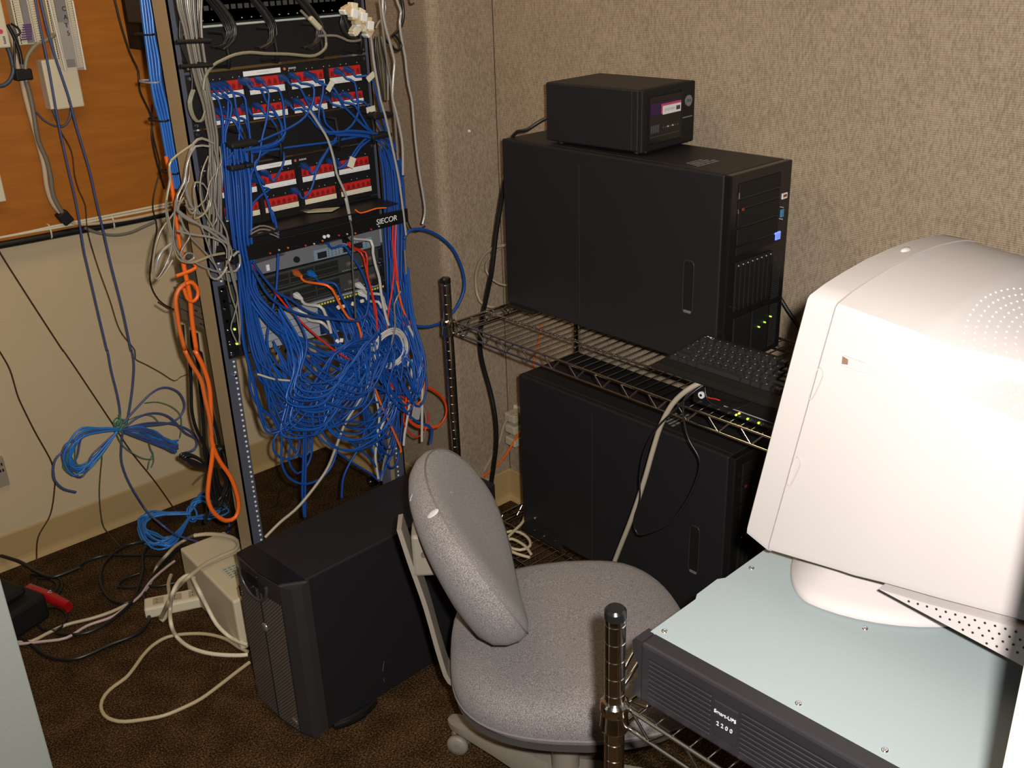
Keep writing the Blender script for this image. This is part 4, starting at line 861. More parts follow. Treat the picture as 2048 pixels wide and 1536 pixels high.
# bezel slab with a waisted left end
for (ya, yb, z0, z1) in ((-.014, -.469, .0, UH),):
    b.rbox(0, .030, yb, ya, z0, z1, BZ, .004)
wa = [(-.015, 0), (-.001, 0.004), (-.003, .022), (-.010, .034), (-.010, .050), (-.002, .064), (.0, UH-.006), (-.004, UH), (-.015, UH)]
b.prism([(y, z) for y, z in wa], .002, .028, 'x', BZ); b.prism([(-.483-y, z) for y, z in wa], .002, .028, 'x', BZ); b.build('front_bezel', r)
b = MB()
for k in range(9):
    z = .012+k*.0068
    for ya, yb in ((-.028, -.118), (-.158, -.452)): b.rbox(-.0016, .002, yb, ya, z, z+.0022, BZ, .0007, 1); b.box(-.0006, .001, yb, ya, z+.0024, z+.0044, BLKM)
b.build('louvre', r, kind='stuff')
b = MB(); b.rbox(-.0014, .002, -.154, -.122, .018, .066, BZ, .001); b.build('name_plate', r)
text('Smart-UPS', .0068, frame((-.0017, -.138, .052), (0, -1, 0), (0, 0, 1)), mat('plate_print', (.50, .50, .53), .4), 'lettering', r)
text('2 2 0 0', .0078, frame((-.0017, -.138, .036), (0, -1, 0), (0, 0, 1)), mat('plate_print', (.50, .50, .53), .4), 'lettering', r)
b = MB()
for (x, y) in ((.036, -.022), (.036, -.205), (.036, -.305), (.036, -.452), (.22, -.022), (.205, -.192), (.42, -.022), (.22, -.45)):
    b = MB(); b.lathe([(.0040, 0), (.0036, .0012), (.0014, .0018), (.0013, .0010)], SCREW, 12, Matrix.Translation((x, y, UH))); b.build('screw', r)
# ------------------------------------------------------------------ CRT monitor on the UPS
r = empty('crt_monitor', (1.115, .45, .982), 'large warm white CRT monitor standing on the rack-mount UPS', 'monitor'); O = r.location.copy()
XC = 1.115
def section(y0, tiltk, hw, zb, zs, dome, ledge=0, zr=1.312, toph=None, rad=.012):
    """closed profile at depth y0 (leaning back with height), half width hw, bottom zb, side-top zs"""
    th = toph if toph else hw
    half = [(0, zb-.004), (hw*.6, zb-.002), (hw-rad, zb), (hw-.002, zb+rad*.6), (hw, zb+rad*1.3), (hw, zr-.02), (hw, zr), (hw-ledge*.5, zr+.002+ledge*.10), (hw-ledge, zr+.004+ledge*.20), (th-ledge-.0005, zs-.004), (th-ledge-.004, zs), ((th-ledge)*.82, zs+dome*.36), ((th-ledge)*.6, zs+dome*.66), ((th-ledge)*.32, zs+dome*.92), (0, zs+dome)]
    pts = [(-x, z) for x, z in half]+[(x, z) for x, z in half[::-1]][1:-1]
    return [Vector((XC+x, y0-(z-1.04)*tiltk, z))-O for x, z in pts]
HW = .165; b = MB()
b.loft([section(.640, .178, HW-.010, 1.050, 1.372, .017), section(.634, .178, HW, 1.042, 1.381, .018), section(.600, .178, HW, 1.031, 1.380, .020)], CRT, False); b.build('bezel', r, autos=35)
b = MB()
b.loft([section(.599, .178, HW-.0010, 1.0320, 1.3785, .0200), section(.505, .178, HW-.001, 1.047, 1.3690, .020),
        section(.488, .16, HW-.001, 1.049, 1.3665, .0195, .0005, 1.324), section(.455, .13, HW-.002, 1.0555, 1.3580, .018, .014, 1.319), section(.385, .07, HW-.004, 1.066, 1.3450, .015, .050, 1.311), section(.28, .0, HW-.010, 1.082, 1.320, .010, .072, 1.296), section(.18, .0, HW-.045, 1.100, 1.29, .006, .02, 1.262), section(.10, .0, HW-.07, 1.12, 1.26, .004, .01, 1.24)], CRT, False)
hs = b.build('housing', r, autos=22)
b = MB(); poly = [(.452, 1.052), (.40, 1.060), (.30, 1.079), (.15, 1.106), (.12, 1.09), (.13, 1.02), (.30, 1.0385)]
b.prism([(y-O.y, z-O.z) for y, z in poly], -HW+.004, HW-.004, 'x', CRT)
for j in range(4):
    for k in range(28):
        y = .415-k*.0105+(j % 2)*.005; zt = 1.056+(.43-y)*.178; zb_ = 1.052-(.452-y)*.09; z = zt-.005-j*.0082
        if z > zb_+.004: b.cyl((-HW+.0035, y-O.y, z-O.z), (-HW+.0055, y-O.y, z-O.z), .0014, DARK, 7)
b.build('rear_cowl', r)
DOT = mat('pale_dimple', (.60, .57, .50), .4)
HT = hit(hs)[0]
b = MB()
for k in range(9):          # oval rings of vent dimples on the top
    ax, ay = .022+.0135*k*1.02, .016+.0088*k; n = int(2*PI*math.sqrt((ax*ax+ay*ay)/2)/.0092)
    for i in range(n):
        t = 2*PI*i/n; x = XC-.050+ax*math.cos(t); y = .343+ay*math.sin(t)
        if y > .475 or y < .19: continue
        q_, n_, _, _ = HT.ray_cast(Vector((x, y, 1.6)), Vector((0, 0, -1)))
        if q_ is None or q_.z < 1.315: continue
        b.lathe([(.0014, -.001), (.0013, .0006), (.0006, .0010)], DOT, 6, Matrix.Translation(q_-O))
b.build('vent_dimples', hs, kind='stuff')
b = MB()
for c_ in range(12):
    for i in range(1, c_+3):
        y = .418-c_*.0115-i*.0014; ld = float(np.interp(y, [.28, .365, .42, .445], [.072, .050, .013, 0])); x = XC-HW+.006+ld*i/(c_+3.5)
        q_, n_, _, _ = HT.ray_cast(Vector((x, y, 1.6)), Vector((0, 0, -1)))
        if q_ is None or q_.z > 1.3335: continue
        b.lathe([(.0016, -.001), (.0015, .0006), (.0008, .0012)], DOT, 6, Matrix.Translation(q_-O))
b.build('side_vent', hs, kind='stuff')
p = Vector((XC-HW, .507, 1.318))-O
b = MB(); b.prism([(.018, .006), (.018, -.006), (-.010, -.007), (-.022, -.001), (-.010, .004)], -.0012, .002, 'x', CRT, M=Matrix.Translation(p)); b.prism([(.017, .005), (.017, -.004), (.010, -.003), (.010, .003)], -.0016, .002, 'x', mat('slot_brown', (.16, .09, .06), .7), M=Matrix.Translation(p)); b.build('side_slot', hs)
for (ya, za) in ((.554, 1.282), (.572, 1.163)):
    b = MB(); loop = [Vector((XC-HW-.0006, ya+dy-(dz)*.178, za+dz))-O for dy, dz in ((0, -.022), (.003, -.02), (.004, .0), (.003, .014), (-.001, .020), (-.006, .014), (-.0055, .0), (-.002, -.018), (0, -.022))]
    b.tube(spline(loop, .003), .0006, mat('latch_line', (.42, .36, .33), .6), 4); b.build('latch', hs)
b = MB(); b.lathe([(.010, 0), (.008, .002), (.003, .003)], CRT, 16, Matrix.Translation(Vector((XC+.005, .552, 1.3995))-O) @ Matrix.Rotation(.17, 4, 'X') @ Matrix.Diagonal((1, .5, 1, 1))); b.build('button', r)
b = MB(); pts = []
for i in range(13):
    row = []
    for j in range(13):
        u, v = i/6-1, j/6-1; row.append(Vector((XC+u*.135, .634-.004*(u*u+v*v)-(1.215+v*.115-1.04)*.178+.0085, 1.215+v*.115))-O)
    pts += row
b.add(pts, [(i*13+j, (i+1)*13+j, (i+1)*13+j+1, i*13+j+1) for i in range(12) for j in range(12)], GLASSD, True); b.build('screen', r)
b = MB()      # swivel foot: rounded dish, widest at the surface
def footring(f, z, yy=0): return [Vector((x, y*(.50 if y > 0 else 1)+yy+.092, z)) for x, y in sup(48, 1.75, .154*f, .175*f)]
b.loft([footring(1.0, .0005), footring(1.0, .004), footring(.985, .008), footring(.90, .016), footring(.72, .028), footring(.58, .040), footring(.52, .052), footring(.50, .062)], CRT); b.build('stand', r)
# ------------------------------------------------------------------ floor items at the left
r = empty('battery_backup', (.925, 2.19, 0), 'beige upright battery backup with cords draped over it, behind the tower', 'battery backup', rz=math.radians(-3))
b = MB(); b.rbox(0, .140, 0, .355, .004, .165, UPSB, .006); b.box(-.0005, .1405, .210, .2118, .01, .1655, mat('case_seam', (.3, .25, .17), .6)); b.build('case', r)
b = MB(); b.rbox(.04, .085, .10, .17, .1648, .1656, mat('pale_sticker', (.50, .52, .42), .5), .0003)
for i in range(5):
    for k in range(3): b.box(.046+k*.013, .055+k*.013, .108+i*.012, .113+i*.012, .1655, .1659, mat('sticker_print', (.20, .22, .18), .6))
b.build('sticker', r)
b = MB()
for k in range(3): b.rbox(.03+.03*k, .055+.03*k, .353, .362, .06, .10, DARK, .002)
b.build('socket', r)
r = empty('power_strip', (.80, 2.52, 0), 'dusty ivory power strip lying left of the beige battery backup', 'power strip', rz=math.radians(-24))
b = MB(); b.rbox(0, .24, 0, .06, 0, .035, IVORY, .006); b.build('case', r)
for k in range(4):
    b = MB(); b.rbox(.025+.05*k, .055+.05*k, .013, .047, .0345, .036, mat('outlet_shade', (.40, .34, .24), .5), .002)
    for s in (-1, 1): b.box(.035+.05*k, .037+.05*k, .03+s*.007-.003, .03+s*.007+.003, .0358, .0364, DARK)
    b.build('outlet', r)
b = MB(); b.rbox(.222, .236, .02, .04, .0345, .040, RED, .002); b.build('switch', r)
pk = onp(100, 1208, 'z', .03)
r = empty('phone_handset', pk, 'glossy red telephone handset propped on the black clutter at far left', 'handset', rz=math.radians(-66))
b = MB(); secs = []
for t in np.linspace(0, 1, 13):
    x = -.075+.15*t; w_ = (.0165-.003*math.sin(PI*t))*(1-.25*max(0, t-.7)/.3); h = .011+.004*abs(2*t-1)**3; zc = .010+.010*math.sin(PI*t)+.022*(1-t)
    secs.append([Vector((x, w_*c, zc+h*s)) for c, s in ((-1, -.8), (-.7, -1), (.7, -1), (1, -.8), (1, .6), (.6, 1), (-.6, 1), (-1, .6))])
b.loft(secs, mat('red_gloss', (.34, .006, .010), .12, coat=.5), True); b.build('grip', r, autos=60)
b = MB(); b.tube([Vector((.012, .004, .0485)), Vector((.022, -.002, .046)), Vector((.012, -.008, .0485)), Vector((.012, .004, .0485))], .0007, WHITE, 4)
b.build('triangle_mark', r)
b = MB(); b.rbox(-.082, -.060, -.016, .016, -.002, .026, BLKM, .005); b.build('earpiece', r)
q0 = onp(10, 1190, 'z', 0)
r = empty('black_case', (q0.x-.10, q0.y-.02, 0), 'black equipment case on the carpet behind the door edge', 'equipment case', rz=math.radians(20))
b = MB(); b.rbox(-.20, .085, -.24, .13, 0, .085, BLKM, .012); b.rbox(-.15, .06, -.20, .10, .085, .115, BLKM, .015); b.build('body', r)
b = MB(); b.tube(spline([Vector((-.12, .13, .10)), Vector((0, .16, .12)), Vector((.08, .12, .10)), Vector((.10, .06, .07))]), .005, mat('dull_metal', (.10, .08, .06), .3, metal=.8), 6); b.build('carry_handle', r)
b = MB(); b.rbox(.06, .10, .02, .06, .06, .08, mat('buckle_grey', (.18, .20, .20), .3), .004); b.build('buckle', r)
# ------------------------------------------------------------------ patch cables
RNG = random.Random(11)
def boot(parent, p, d, m, name='plug', L=.032, w_=.0074, h_=.0064):
    """moulded plug boot from socket point p, pointing along d"""
    d = Vector(d).normalized(); x = d.cross(Vector((0, 0, 1))).normalized(); z = x.cross(d)
    b = MB(); secs = []
    for t, f in ((0, 1), (.35, 1), (.5, .86), (1.0, .48)):
        c = Vector(p)+d*L*t; secs.append([c+x*(sx*w_*f)+z*(sz*h_*f) for sx, sz in ((-1, -.7), (-.7, -1), (.7, -1), (1, -.7), (1, .7), (.7, 1), (-.7, 1), (-1, .7))])
    b.loft(secs, m, False); return b.build(name, parent)
def patch(pts, label, group, m=BLUE, bm=BLUED, r=.0029, plug=True, tagat=None, dy=None, cat='patch cable', name='patch_cable'):
    """pts: traced points; the first is the socket in the panel face (y = RY-.01)"""
    P = tr(pts) if isinstance(pts, str) else [Vector(p) for p in pts]
    if dy is None: dy = RNG.uniform(-.012, .012)
    if plug:
        s = P[0].copy(); s.y = RY-.010; k = s+Vector((0, -.030, -.006)); Q = [k, k+Vector((0, -.014, -.010))]+[p+Vector((0, dy, 0)) for p in P[1:]]
    else: Q = [p+Vector((0, dy, 0)) for p in P]
    b = MB(); sp = spline(Q, .016); b.tube(sp, r, m, 6); o = b.build(name, label=label, cat=cat, group=group)
    if plug: boot(o, s, (0, -1, -.18), bm)
    if tagat:
        q = sp[min(len(sp)-1, tagat)]; bb = MB(); M = Matrix.Translation(q+Vector((0, -.004, 0))) @ Matrix.Rotation(RNG.uniform(-.9, .9), 4, 'Y')
        bb.rbox(-.013, .013, -.001, .001, -.007, .007, mat('paper_tag', (.60, .56, .44), .7), .0004, 1, M); bb.build('paper_tag', o)
    return o
g = 'blue patch cables plugged into the upper patch panel'; L1 = 'blue patch cable dropping from the upper patch panel, left block'
for s in ('B y2.155 345,585 385,660 415,780 420,900 420,1000 O 445,330 450,380 455,440', 'B y2.15 385,580 450,660 480,700 470,790 440,890 440,1030 O 450,350 455,400 460,440', 'B y2.15 425,578 465,650 470,740 455,840 430,940 430,1050',
          'B y2.145 465,575 490,620 505,710 530,830 525,1000 540,1200 535,1400', 'B y2.14 505,572 560,640 580,740 600,900 615,1050 605,1250 590,1430',
          'B y2.155 380,750 415,800 420,900 425,1000 415,1100', 'B y2.15 425,745 480,800 520,880 560,960 580,1030 560,1120', 'B y2.15 470,745 520,820 560,900 570,1010 540,1100', 'B y2.155 520,740 570,800 600,900 600,1000 590,1150'):
    patch(s, L1, g)
L2 = 'blue patch cable in the upper patch panel, second block from the left'
for s in ('B y2.15 610,548 680,590 720,680 770,740 815,820 825,890 780,950 690,980 580,1000', 'B y2.145 645,545 705,600 710,690 695,810 665,930 650,1040 600,1150', 'B y2.15 720,538 780,590 815,680 822,780 830,880 800,950 720,985 600,1010',
          'B y2.15 625,728 700,770 760,840 790,900 740,960 640,990', 'B y2.15 705,712 780,770 830,850 810,930 720,975 590,1000'):
    patch(s, L2, g)
L3 = 'blue patch cable in the upper patch panel, third block'
for s in ('B y2.15 880,522 935,580 1000,700 1045,800 1100,870 1180,890 1300,890', 'B y2.145 955,512 1005,570 1005,680 950,780 850,850 740,900 630,950 560,1000', 'B y2.15 1050,502 1105,545 1105,630 1080,740 1085,820 1130,885 1220,900',
          'B y2.15 900,690 960,730 1020,790 1080,860 1160,890', 'B y2.15 975,680 1030,750 1080,840 1150,885 1260,885', 'B y2.15 1050,668 1090,730 1110,820 1170,880'):
    patch(s, L3, g)
L4 = 'blue patch cable in the upper patch panel, rightmost block'
for i, s in enumerate(('B y2.145 1080,510 1150,590 1210,700 1300,790 1390,870 1490,905 O 785,290 800,330', 'B y2.15 1250,480 1300,550 1320,660 1325,750 1280,840 1200,900 1150,960 1090,1060 1040,1160', 'B y2.145 1325,468 1385,510 1430,620 1455,720 1490,850 1520,950 O 782,310 790,350',
          'B y2.15 1235,640 1290,700 1350,800 1400,870 1500,910 1560,960', 'B y2.15 1160,655 1220,720 1300,800 1380,870 1450,895', 'B y2.15 1300,635 1360,680 1420,760 1480,860 1530,960 1570,1060')):
    patch(s, L4+(' with a paper tag' if i in (0, 2, 5) else ''), g if i not in (0, 2, 5) else 'tagged blue patch cables', tagat={0: 4, 2: 5, 5: 6}.get(i))
g = 'blue cables carried across the middle cable manager'; LM = 'blue patch cable lying across the middle cable manager'
for s in ('B y2.13 470,1100 520,1040 600,1025 720,1010 850,990 1000,970 1160,950 1280,925 1400,910 1480,930', 'B y2.125 1100,885 1200,880 1300,880 1400,890 1500,915 1560,970 1600,1060 1630,1180', 'B y2.125 1130,895 1250,895 1380,905 1480,930 1540,990 1590,1100 1620,1250',
          'B y2.13 440,1080 500,1010 600,1000 720,985 800,945 830,900', 'B y2.12 1180,905 1280,905 1380,915 1460,940 1520,1010 1560,1130', 'B y2.13 455,1060 520,1020 640,990 760,965 815,925', 'B y2.13 1150,885 1270,872 1370,880 1470,900'):
    patch(s, LM, g, plug=False)
g = 'blue patch cables plugged into the lower patch panel'; L5 = 'blue patch cable plugged into the lower patch panel'
for s in ('B y2.15 700,1190 660,1150 620,1100 640,1040', 'B y2.145 765,1168 810,1160 840,1100 845,1030 810,1000 740,1015 680,1050', 'B y2.15 1025,1120 1080,1080 1120,1020 1160,970', 'B y2.14 975,1290 1020,1260 1050,1150 1100,1050 1150,970 1240,925',
          'B y2.15 1200,1085 1260,1060 1300,1000 1350,940 1400,910', 'B y2.15 1225,1080 1290,1040 1330,980 1400,925', 'B y2.15 520,1220 560,1180 590,1100 600,1030', 'B y2.15 690,1210 720,1260 660,1300 600,1360'):
    patch(s, L5, g)
patch('B y2.12 660,1070 640,1110 680,1230 730,1350 770,1500 C 690,60 720,140 735,280 722,560 690,720 665,860 690,990', 'single blue cable crossing in front of the trays from panel to tangle', None, plug=False, r=.0032)
for i, (x, y, a) in enumerate(((1280, 1085, -.9),)):
    p = onp(320+x/3.339, y/3.339, 'y', 2.13); b = MB(); b.rbox(-.009, .009, -.001, .001, -.013, .013, mat('paper_tag', (.60, .56, .44), .7), .0004, 1, Matrix.Translation(p) @ Matrix.Rotation(.5, 4, 'Y'))
    b.build('cable_tag', label='cream paper tag on the lone blue plug of the lower panel', cat='tag')
# --- the thick blue bundle down the left side, fanning out into the tangle
def px(x, y, Y): return onp(x, y, 'y', Y)
g = 'blue cables of the thick left bundle'; LB = 'blue cable of the thick bundle down the left of the rack, entering the tangle'
ports = []
for i in range(30):
    t = i/29; lane = RNG.random(); lay = RNG.uniform(-.03, .03)
    Y0 = 2.12+lay
    x290 = 447+46*lane; pts = [px(x290+RNG.uniform(-3, 3), 300+RNG.uniform(-15, 20), Y0), px(451+50*lane, 360, Y0), px(456+48*lane, 420, Y0-.005), px(464+40*lane, 480, Y0-.005), px(474+38*lane+RNG.uniform(-2, 2), 540, Y0)]
    kind = i % 5
    px_, pz = 1.295+.198*RNG.random(), RNG.choice((.835, .852, .870, .888))
    end = Vector((px_, RY-.045, pz-.012)); sock = Vector((px_, RY-.0165, pz))
    if kind in (0, 1):      # sweep straight to the lower right, then turn up into a port
        lx, ly = RNG.uniform(640, 730), RNG.uniform(690, 790)
        pts += [px(488+30*lane, 585, Y0), px(530+30*lane, 635+RNG.uniform(-5, 15), Y0-.02), px(590+30*lane, 690+RNG.uniform(-10, 25), Y0-.03), px(lx, ly, Y0-.04), px(lx+45, ly-25, Y0-.05)]
    elif kind in (2, 3):    # drop, long sagging loop
        ly = RNG.uniform(770, 860)
        pts += [px(484+26*lane, 600, Y0), px(492+30*lane, 660, Y0), px(505+36*lane, 720, Y0-.01), px(535+34*lane, ly-45, Y0-.02), px(600+RNG.uniform(-15, 15), ly, Y0-.03), px(675+RNG.uniform(-15, 15), ly-12, Y0-.04), px(730+RNG.uniform(-20, 20), ly-75, Y0-.05)]
    else:                   # falls towards the floor loops
        ly = RNG.uniform(800, 880)
        pts += [px(480+24*lane, 610, Y0), px(484+30*lane, 680, Y0), px(500+40*lane, 750, Y0), px(530+45*lane, ly-10, Y0), px(580+40*lane, ly-30, Y0-.02), px(630+30*lane, 760, Y0-.04), px(680, 700, Y0-.05)]
    q = end+Vector((RNG.uniform(-.01, .01), -.055, -.075)); pts += [q, end+Vector((0, -.02, -.012)), end]
    b = MB(); b.tube(spline(pts, .02), RNG.choice((.0028, .0030, .0032)), RNG.choice((BLUE, BLUE, BLUE, mat('blue_jacket_2', (.011, .09, .38), .3))), 6)
    o = b.build('patch_cable', label=LB, cat='patch cable', group=g); boot(o, sock, (0, -1, -.3), BLUED, h_=.0062)
# --- the right bundle
g = 'blue cables of the right side bundle'; LR = 'blue cable of the bundle down the right side of the rack'
for i in range(17):
    lane = RNG.random(); Y0 = 2.17+RNG.uniform(-.03, .04)
    pts = [px(758+30*lane, 285+RNG.uniform(-5, 20), Y0), px(764+40*lane, 340, Y0), px(768+42*lane, 400, Y0), px(768+44*lane, 460, Y0), px(772+38*lane, 520, Y0-.01), px(774+36*lane, 580, Y0-.02)]
    px_, pz = 1.38+.115*RNG.random(), RNG.choice((.835, .852, .870, .888)); end = Vector((px_, RY-.045, pz-.012)); sock = Vector((px_, RY-.0165, pz))
    if i % 3: 
        ly = RNG.uniform(700, 800); pts += [px(772+34*lane, 640, Y0-.02), px(765+30*lane, ly-30, Y0-.03), px(740+20*lane, ly, Y0-.05), px(715+20*lane, ly-35, Y0-.05)]
    else:
        ly = RNG.uniform(860, 945); pts += [px(776+40*lane, 660, Y0), px(770+50*lane, 760, Y0), px(760+40*lane, ly, Y0-.02), px(735+20*lane, ly-40, Y0-.04), px(725, 760, Y0-.05)]
    pts += [end+Vector((RNG.uniform(-.01, .01), -.05, -.07)), end+Vector((0, -.02, -.012)), end]
    b = MB(); b.tube(spline(pts, .02), .0030, BLUE, 6); o = b.build('patch_cable', label=LR, cat='patch cable', group=g); boot(o, sock, (0, -1, -.3), BLUED, h_=.0062)
# --- the tangle under the silver switch
g = 'blue cables of the tangle under the silver switch'; LT = 'blue cable of the tangle hanging below the silver switch'
for fam in range(8):
    Ya = 2.06+RNG.uniform(-.05, .06); xs = 1.300+.185*((fam*0.618+.1) % 1); kind = (0, 1, 0, 1, 2, 0, 1, 2)[fam]
    dxl, zl, sg = RNG.uniform(.06, .13), RNG.uniform(.585, .74), RNG.choice((-1, 1)); cxl = RNG.uniform(-.12, .0); dx = RNG.uniform(-.04, .02)
    for j in range(6 if kind != 2 else 4):
        x0 = min(1.493, max(1.291, xs+RNG.uniform(-.035, .035))); z0 = (.835, .852, .870, .888)[(fam+j) % 4]; sock = Vector((x0, RY-.0165, z0)); end = Vector((x0, RY-.045, z0-.012))
        u, v = (j-2.5)*.009+RNG.uniform(-.004, .004), RNG.uniform(-.012, .012); x1 = xs+dx+u
        pts = [end, end+Vector((0, -.022, -.020)), Vector((x0*.5+x1*.5, Ya+.05, z0-.07)), Vector((x1, Ya+.02, z0-.14))]
        if kind == 0:        # stream that sags and swings up to the left bundle
            z_ = zl+u*1.3; pts += [Vector((x1-.01+u, Ya+v, z_+.08)), Vector((x1-dxl, Ya-.01+v, z_)), Vector((x1-dxl-.09, Ya+v, z_+.03)), Vector((1.135+u, Ya+.02+v, z_+.11)), Vector((1.105+.6*abs(u), Ya+.04, z_+.23))]
        elif kind == 1:      # stream that swings to the right bundle
            z_ = zl+u*1.3; pts += [Vector((x1-.02+u, Ya+v, z_+.07)), Vector((min(1.47, x1+.01), Ya-.01+v, z_)), Vector((min(1.50, x1+.06), Ya+v, z_+.07)), Vector((1.495+u*.6, Ya+.04, z_+.20)), Vector((1.50+u*.5, Ya+.05, z_+.31))]
        else:                # slack hanging loops
            cx, cz = xs+cxl+u, .665+u; rx, rz = .085+abs(u)*1.6, .075+abs(u)*1.4
            pts += [Vector((cx+sg*rx*math.cos(a), Ya+.012*math.sin(a*1.3+j), cz+rz*math.sin(a))) for a in [.6-2*PI*q/8 for q in range(RNG.choice((7, 9)))]]
        pts = [p if q < 3 else Vector((p.x+RNG.uniform(-.005, .005), p.y, p.z+RNG.uniform(-.005, .005))) for q, p in enumerate(pts)]
        b = MB(); b.tube(spline(pts, .018), RNG.choice((.0027, .0030)), RNG.choice((BLUE, BLUE, mat('blue_jacket_2', (.011, .09, .38), .4))), 6)
        o = b.build('patch_cable', label=LT, cat='patch cable', group=g); boot(o, sock, (0, -1, -.3), BLUED, h_=.0062)
# --- traced loops that stand out
g = 'long blue loops hanging below the tangle'; LL = 'long blue cable loop hanging low between the rack posts'
for s in ('G y2.12 190,310 205,450 215,560 260,660 330,720 400,770 500,785 620,770 750,735', 'G y2.10 250,420 290,500 400,560 500,600 620,625 760,600 860,560 940,430', 'G y2.11 300,440 330,560 380,640 470,680 600,690 760,700 880,690 960,600', 'G y2.08 340,300 400,380 480,450 560,500 680,560 800,590 900,560',
          'G y2.10 330,470 340,600 350,700 400,780 430,900 430,1060 480,1170 580,1215 680,1190 760,1120 810,1010 820,880 815,760 800,640', 'G y2.12 350,480 420,540 520,640 600,700 680,760 780,800 860,880 960,960 1060,1050 1120,1150', 'G y2.13 560,830 500,815 420,845 375,910 375,980 420,1030 500,1040 545,990 555,920 550,850',
          'G y2.14 440,820 470,900 520,980 580,1030 625,980 620,900 580,840', 'G y2.15 480,760 500,900 480,1010 490,1080 540,1140 600,1100 640,1000 640,860 620,700', 'G y2.13 430,560 480,700 500,780 490,860', 'G y2.12 780,700 790,780 840,860 920,915 1020,925 1120,900 1200,870 1260,830',
          'G y2.14 1060,720 1000,880 960,980 900,1080 860,1180 850,1310', 'G y2.15 820,990 900,1050 980,1100 1060,1150 1110,1195', 'G y2.13 1240,740 1230,900 1200,1010 1160,1090 1130,1190', 'G y2.12 1200,720 1215,840 1180,980 1140,1100 1110,1190',
          'G y2.10 540,480 620,420 640,330 600,250', 'G y2.09 560,470 660,440 760,480 800,560 740,640 640,640', 'G y2.10 860,480 940,520 1000,600 1060,640 1160,640 1220,620', 'G y2.08 1000,440 1060,520 1180,580 1280,580 1360,540 1375,480 1330,380 1260,260 1200,180',
          'G y2.11 840,620 860,720 900,760 980,720 1040,660 1080,600', 'G y2.10 610,440 560,560 570,680 640,740 740,760'):
    patch(s, LL, g, plug=False, r=.0032, dy=0)
for s in ('G y2.13 580,740 585,900 580,1100 575,1280 588,1440', 'G y2.125 600,760 600,1000 595,1250 595,1445'):
    patch(s, 'blue cable dropping straight down behind the floor tower', 'two straight blue drops behind the tower', plug=False, r=.0034, dy=0)
patch('C y2.06 570,380 640,480 720,570 800,610 900,680 1020,720 1160,745 1240,730 1270,700', 'dark blue cable swinging right across the silver switch face, upper', None, m=BLUED, plug=False, r=.0034, dy=0)
patch('C y2.05 575,430 660,580 760,660 860,700 980,725 1100,735 1230,745', 'dark blue cable swinging right across the silver switch face, lower', None, m=BLUED, plug=False, r=.0034, dy=0)
patch('I y2.13 620,262 700,280 770,370 860,500 930,640 970,780 970,920 940,1060 900,1180', 'blue cable from the router port curving down past the switches', None, r=.0034, dy=0)
patch('I y2.11 530,650 600,700 660,810 720,930 780,1070 830,1180 880,1310 930,1440', 'blue cable plugged into the lower 48-port switch beside the orange one', None, bm=mat('bright_blue_boot', (.01, .16, .55), .4), r=.0034, dy=0)
o = patch('I y2.09 420,665 520,720 600,810 660,930 720,1030 770,1090 C 1210,750 1240,860 1230,960 1270,1040 1310,1130 1360,1260 1420,1390 1480,1530 O 800,905', 'orange patch cable plugged into the lower 48-port switch', None, m=ORC, bm=mat('orange_boot', (.55, .12, .02), .45), r=.0034, dy=0)
for k, s in enumerate(('I y2.12 860,260 890,360 930,470 950,580 990,740 1020,880 1040,1000 1060,1100', 'I y2.11 905,265 940,360 955,480 960,600 1000,760 1035,900 1060,1030 1065,1200')):
    o = patch(s, 'red cable pair from the router port, '+('left strand' if k == 0 else 'right strand'), None, m=REDC, bm=BLKM, r=.0026, dy=0)
patch('I y2.10 940,180 1000,230 1020,360 1050,500 1090,640 1110,800 1140,960 1180,1120 1230,1250 1290,1400', 'white cable plugged into the right port of the router', None, m=WHITEC, bm=WHITE, r=.0040, dy=0)
for k, s in enumerate(('I y2.11 375,900 440,950 490,1020 530,1120 560,1240', 'I y2.12 400,1070 450,1120 500,1160 540,1200', 'I y2.11 1060,780 1110,820 1140,900 1170,980', 'I y2.12 1060,860 1080,900 1110,960')):
    patch(s, ('white cable at the left end of the silver switch' if k < 2 else 'white cable at the right end of the silver switch'), 'short white cables in the silver switch, '+('left' if k < 2 else 'right'), m=WHITEC, bm=WHITE, r=.0042, dy=0)
for k in range(9):      # pale tags / clips among the plugs
    x, y = ((900, 890), (640, 960), (800, 920), (690, 950), (630, 1330), (675, 1320), (705, 1400), (790, 1430), (850, 1480))[k]
    p = onp(560+x/5.486, 440+y/5.486, 'y', 2.10); b = MB(); b.rbox(-.005, .005, -.003, .003, -.004, .004, WHITE if k > 3 else IVORY, .001, 1, Matrix.Translation(p) @ Matrix.Rotation(k, 4, 'Y')); b.build('cable_clip', label='small pale clip among the blue plugs and tangle', cat='clip', group='pale clips among the blue plugs')
# reds and whites running down the right side
cab('red_cable', 'C y2.08 570,400 640,480 700,560 800,680 900,780 980,850 1080,930 1190,995', .0026, REDC, 'red cable slanting across the left bundle into the tangle')
for k, s in enumerate(('C y2.11 1432,110 1430,250 1440,400 1425,560 1400,720 1400,900 1395,1030 1430,1150 1500,1220 1570,1255 1620,1230 1640,1150', 'C y2.12 1452,130 1445,300 1455,420 1470,560 1500,680 1500,800 1520,900 1530,1000', 'C y2.10 1440,360 1455,480 1480,640 1520,760 1570,880 1610,1010 1625,1130')):
    cab('red_cable', s, .0028, (REDC, PINKC, REDC)[k], ('red cable down the right bundle looping low beside the rack', 'pinkish red cable under the lettered tray lip, down the right bundle', 'red cable on the outside of the right bundle')[k])
cab('fibre_cable', 'H y2.09 240,160 270,300 330,420 370,520 380,640 380,740 345,790 290,790 240,740', .0028, ORC, 'orange cable on the outer right of the rack turning back low', n=6)
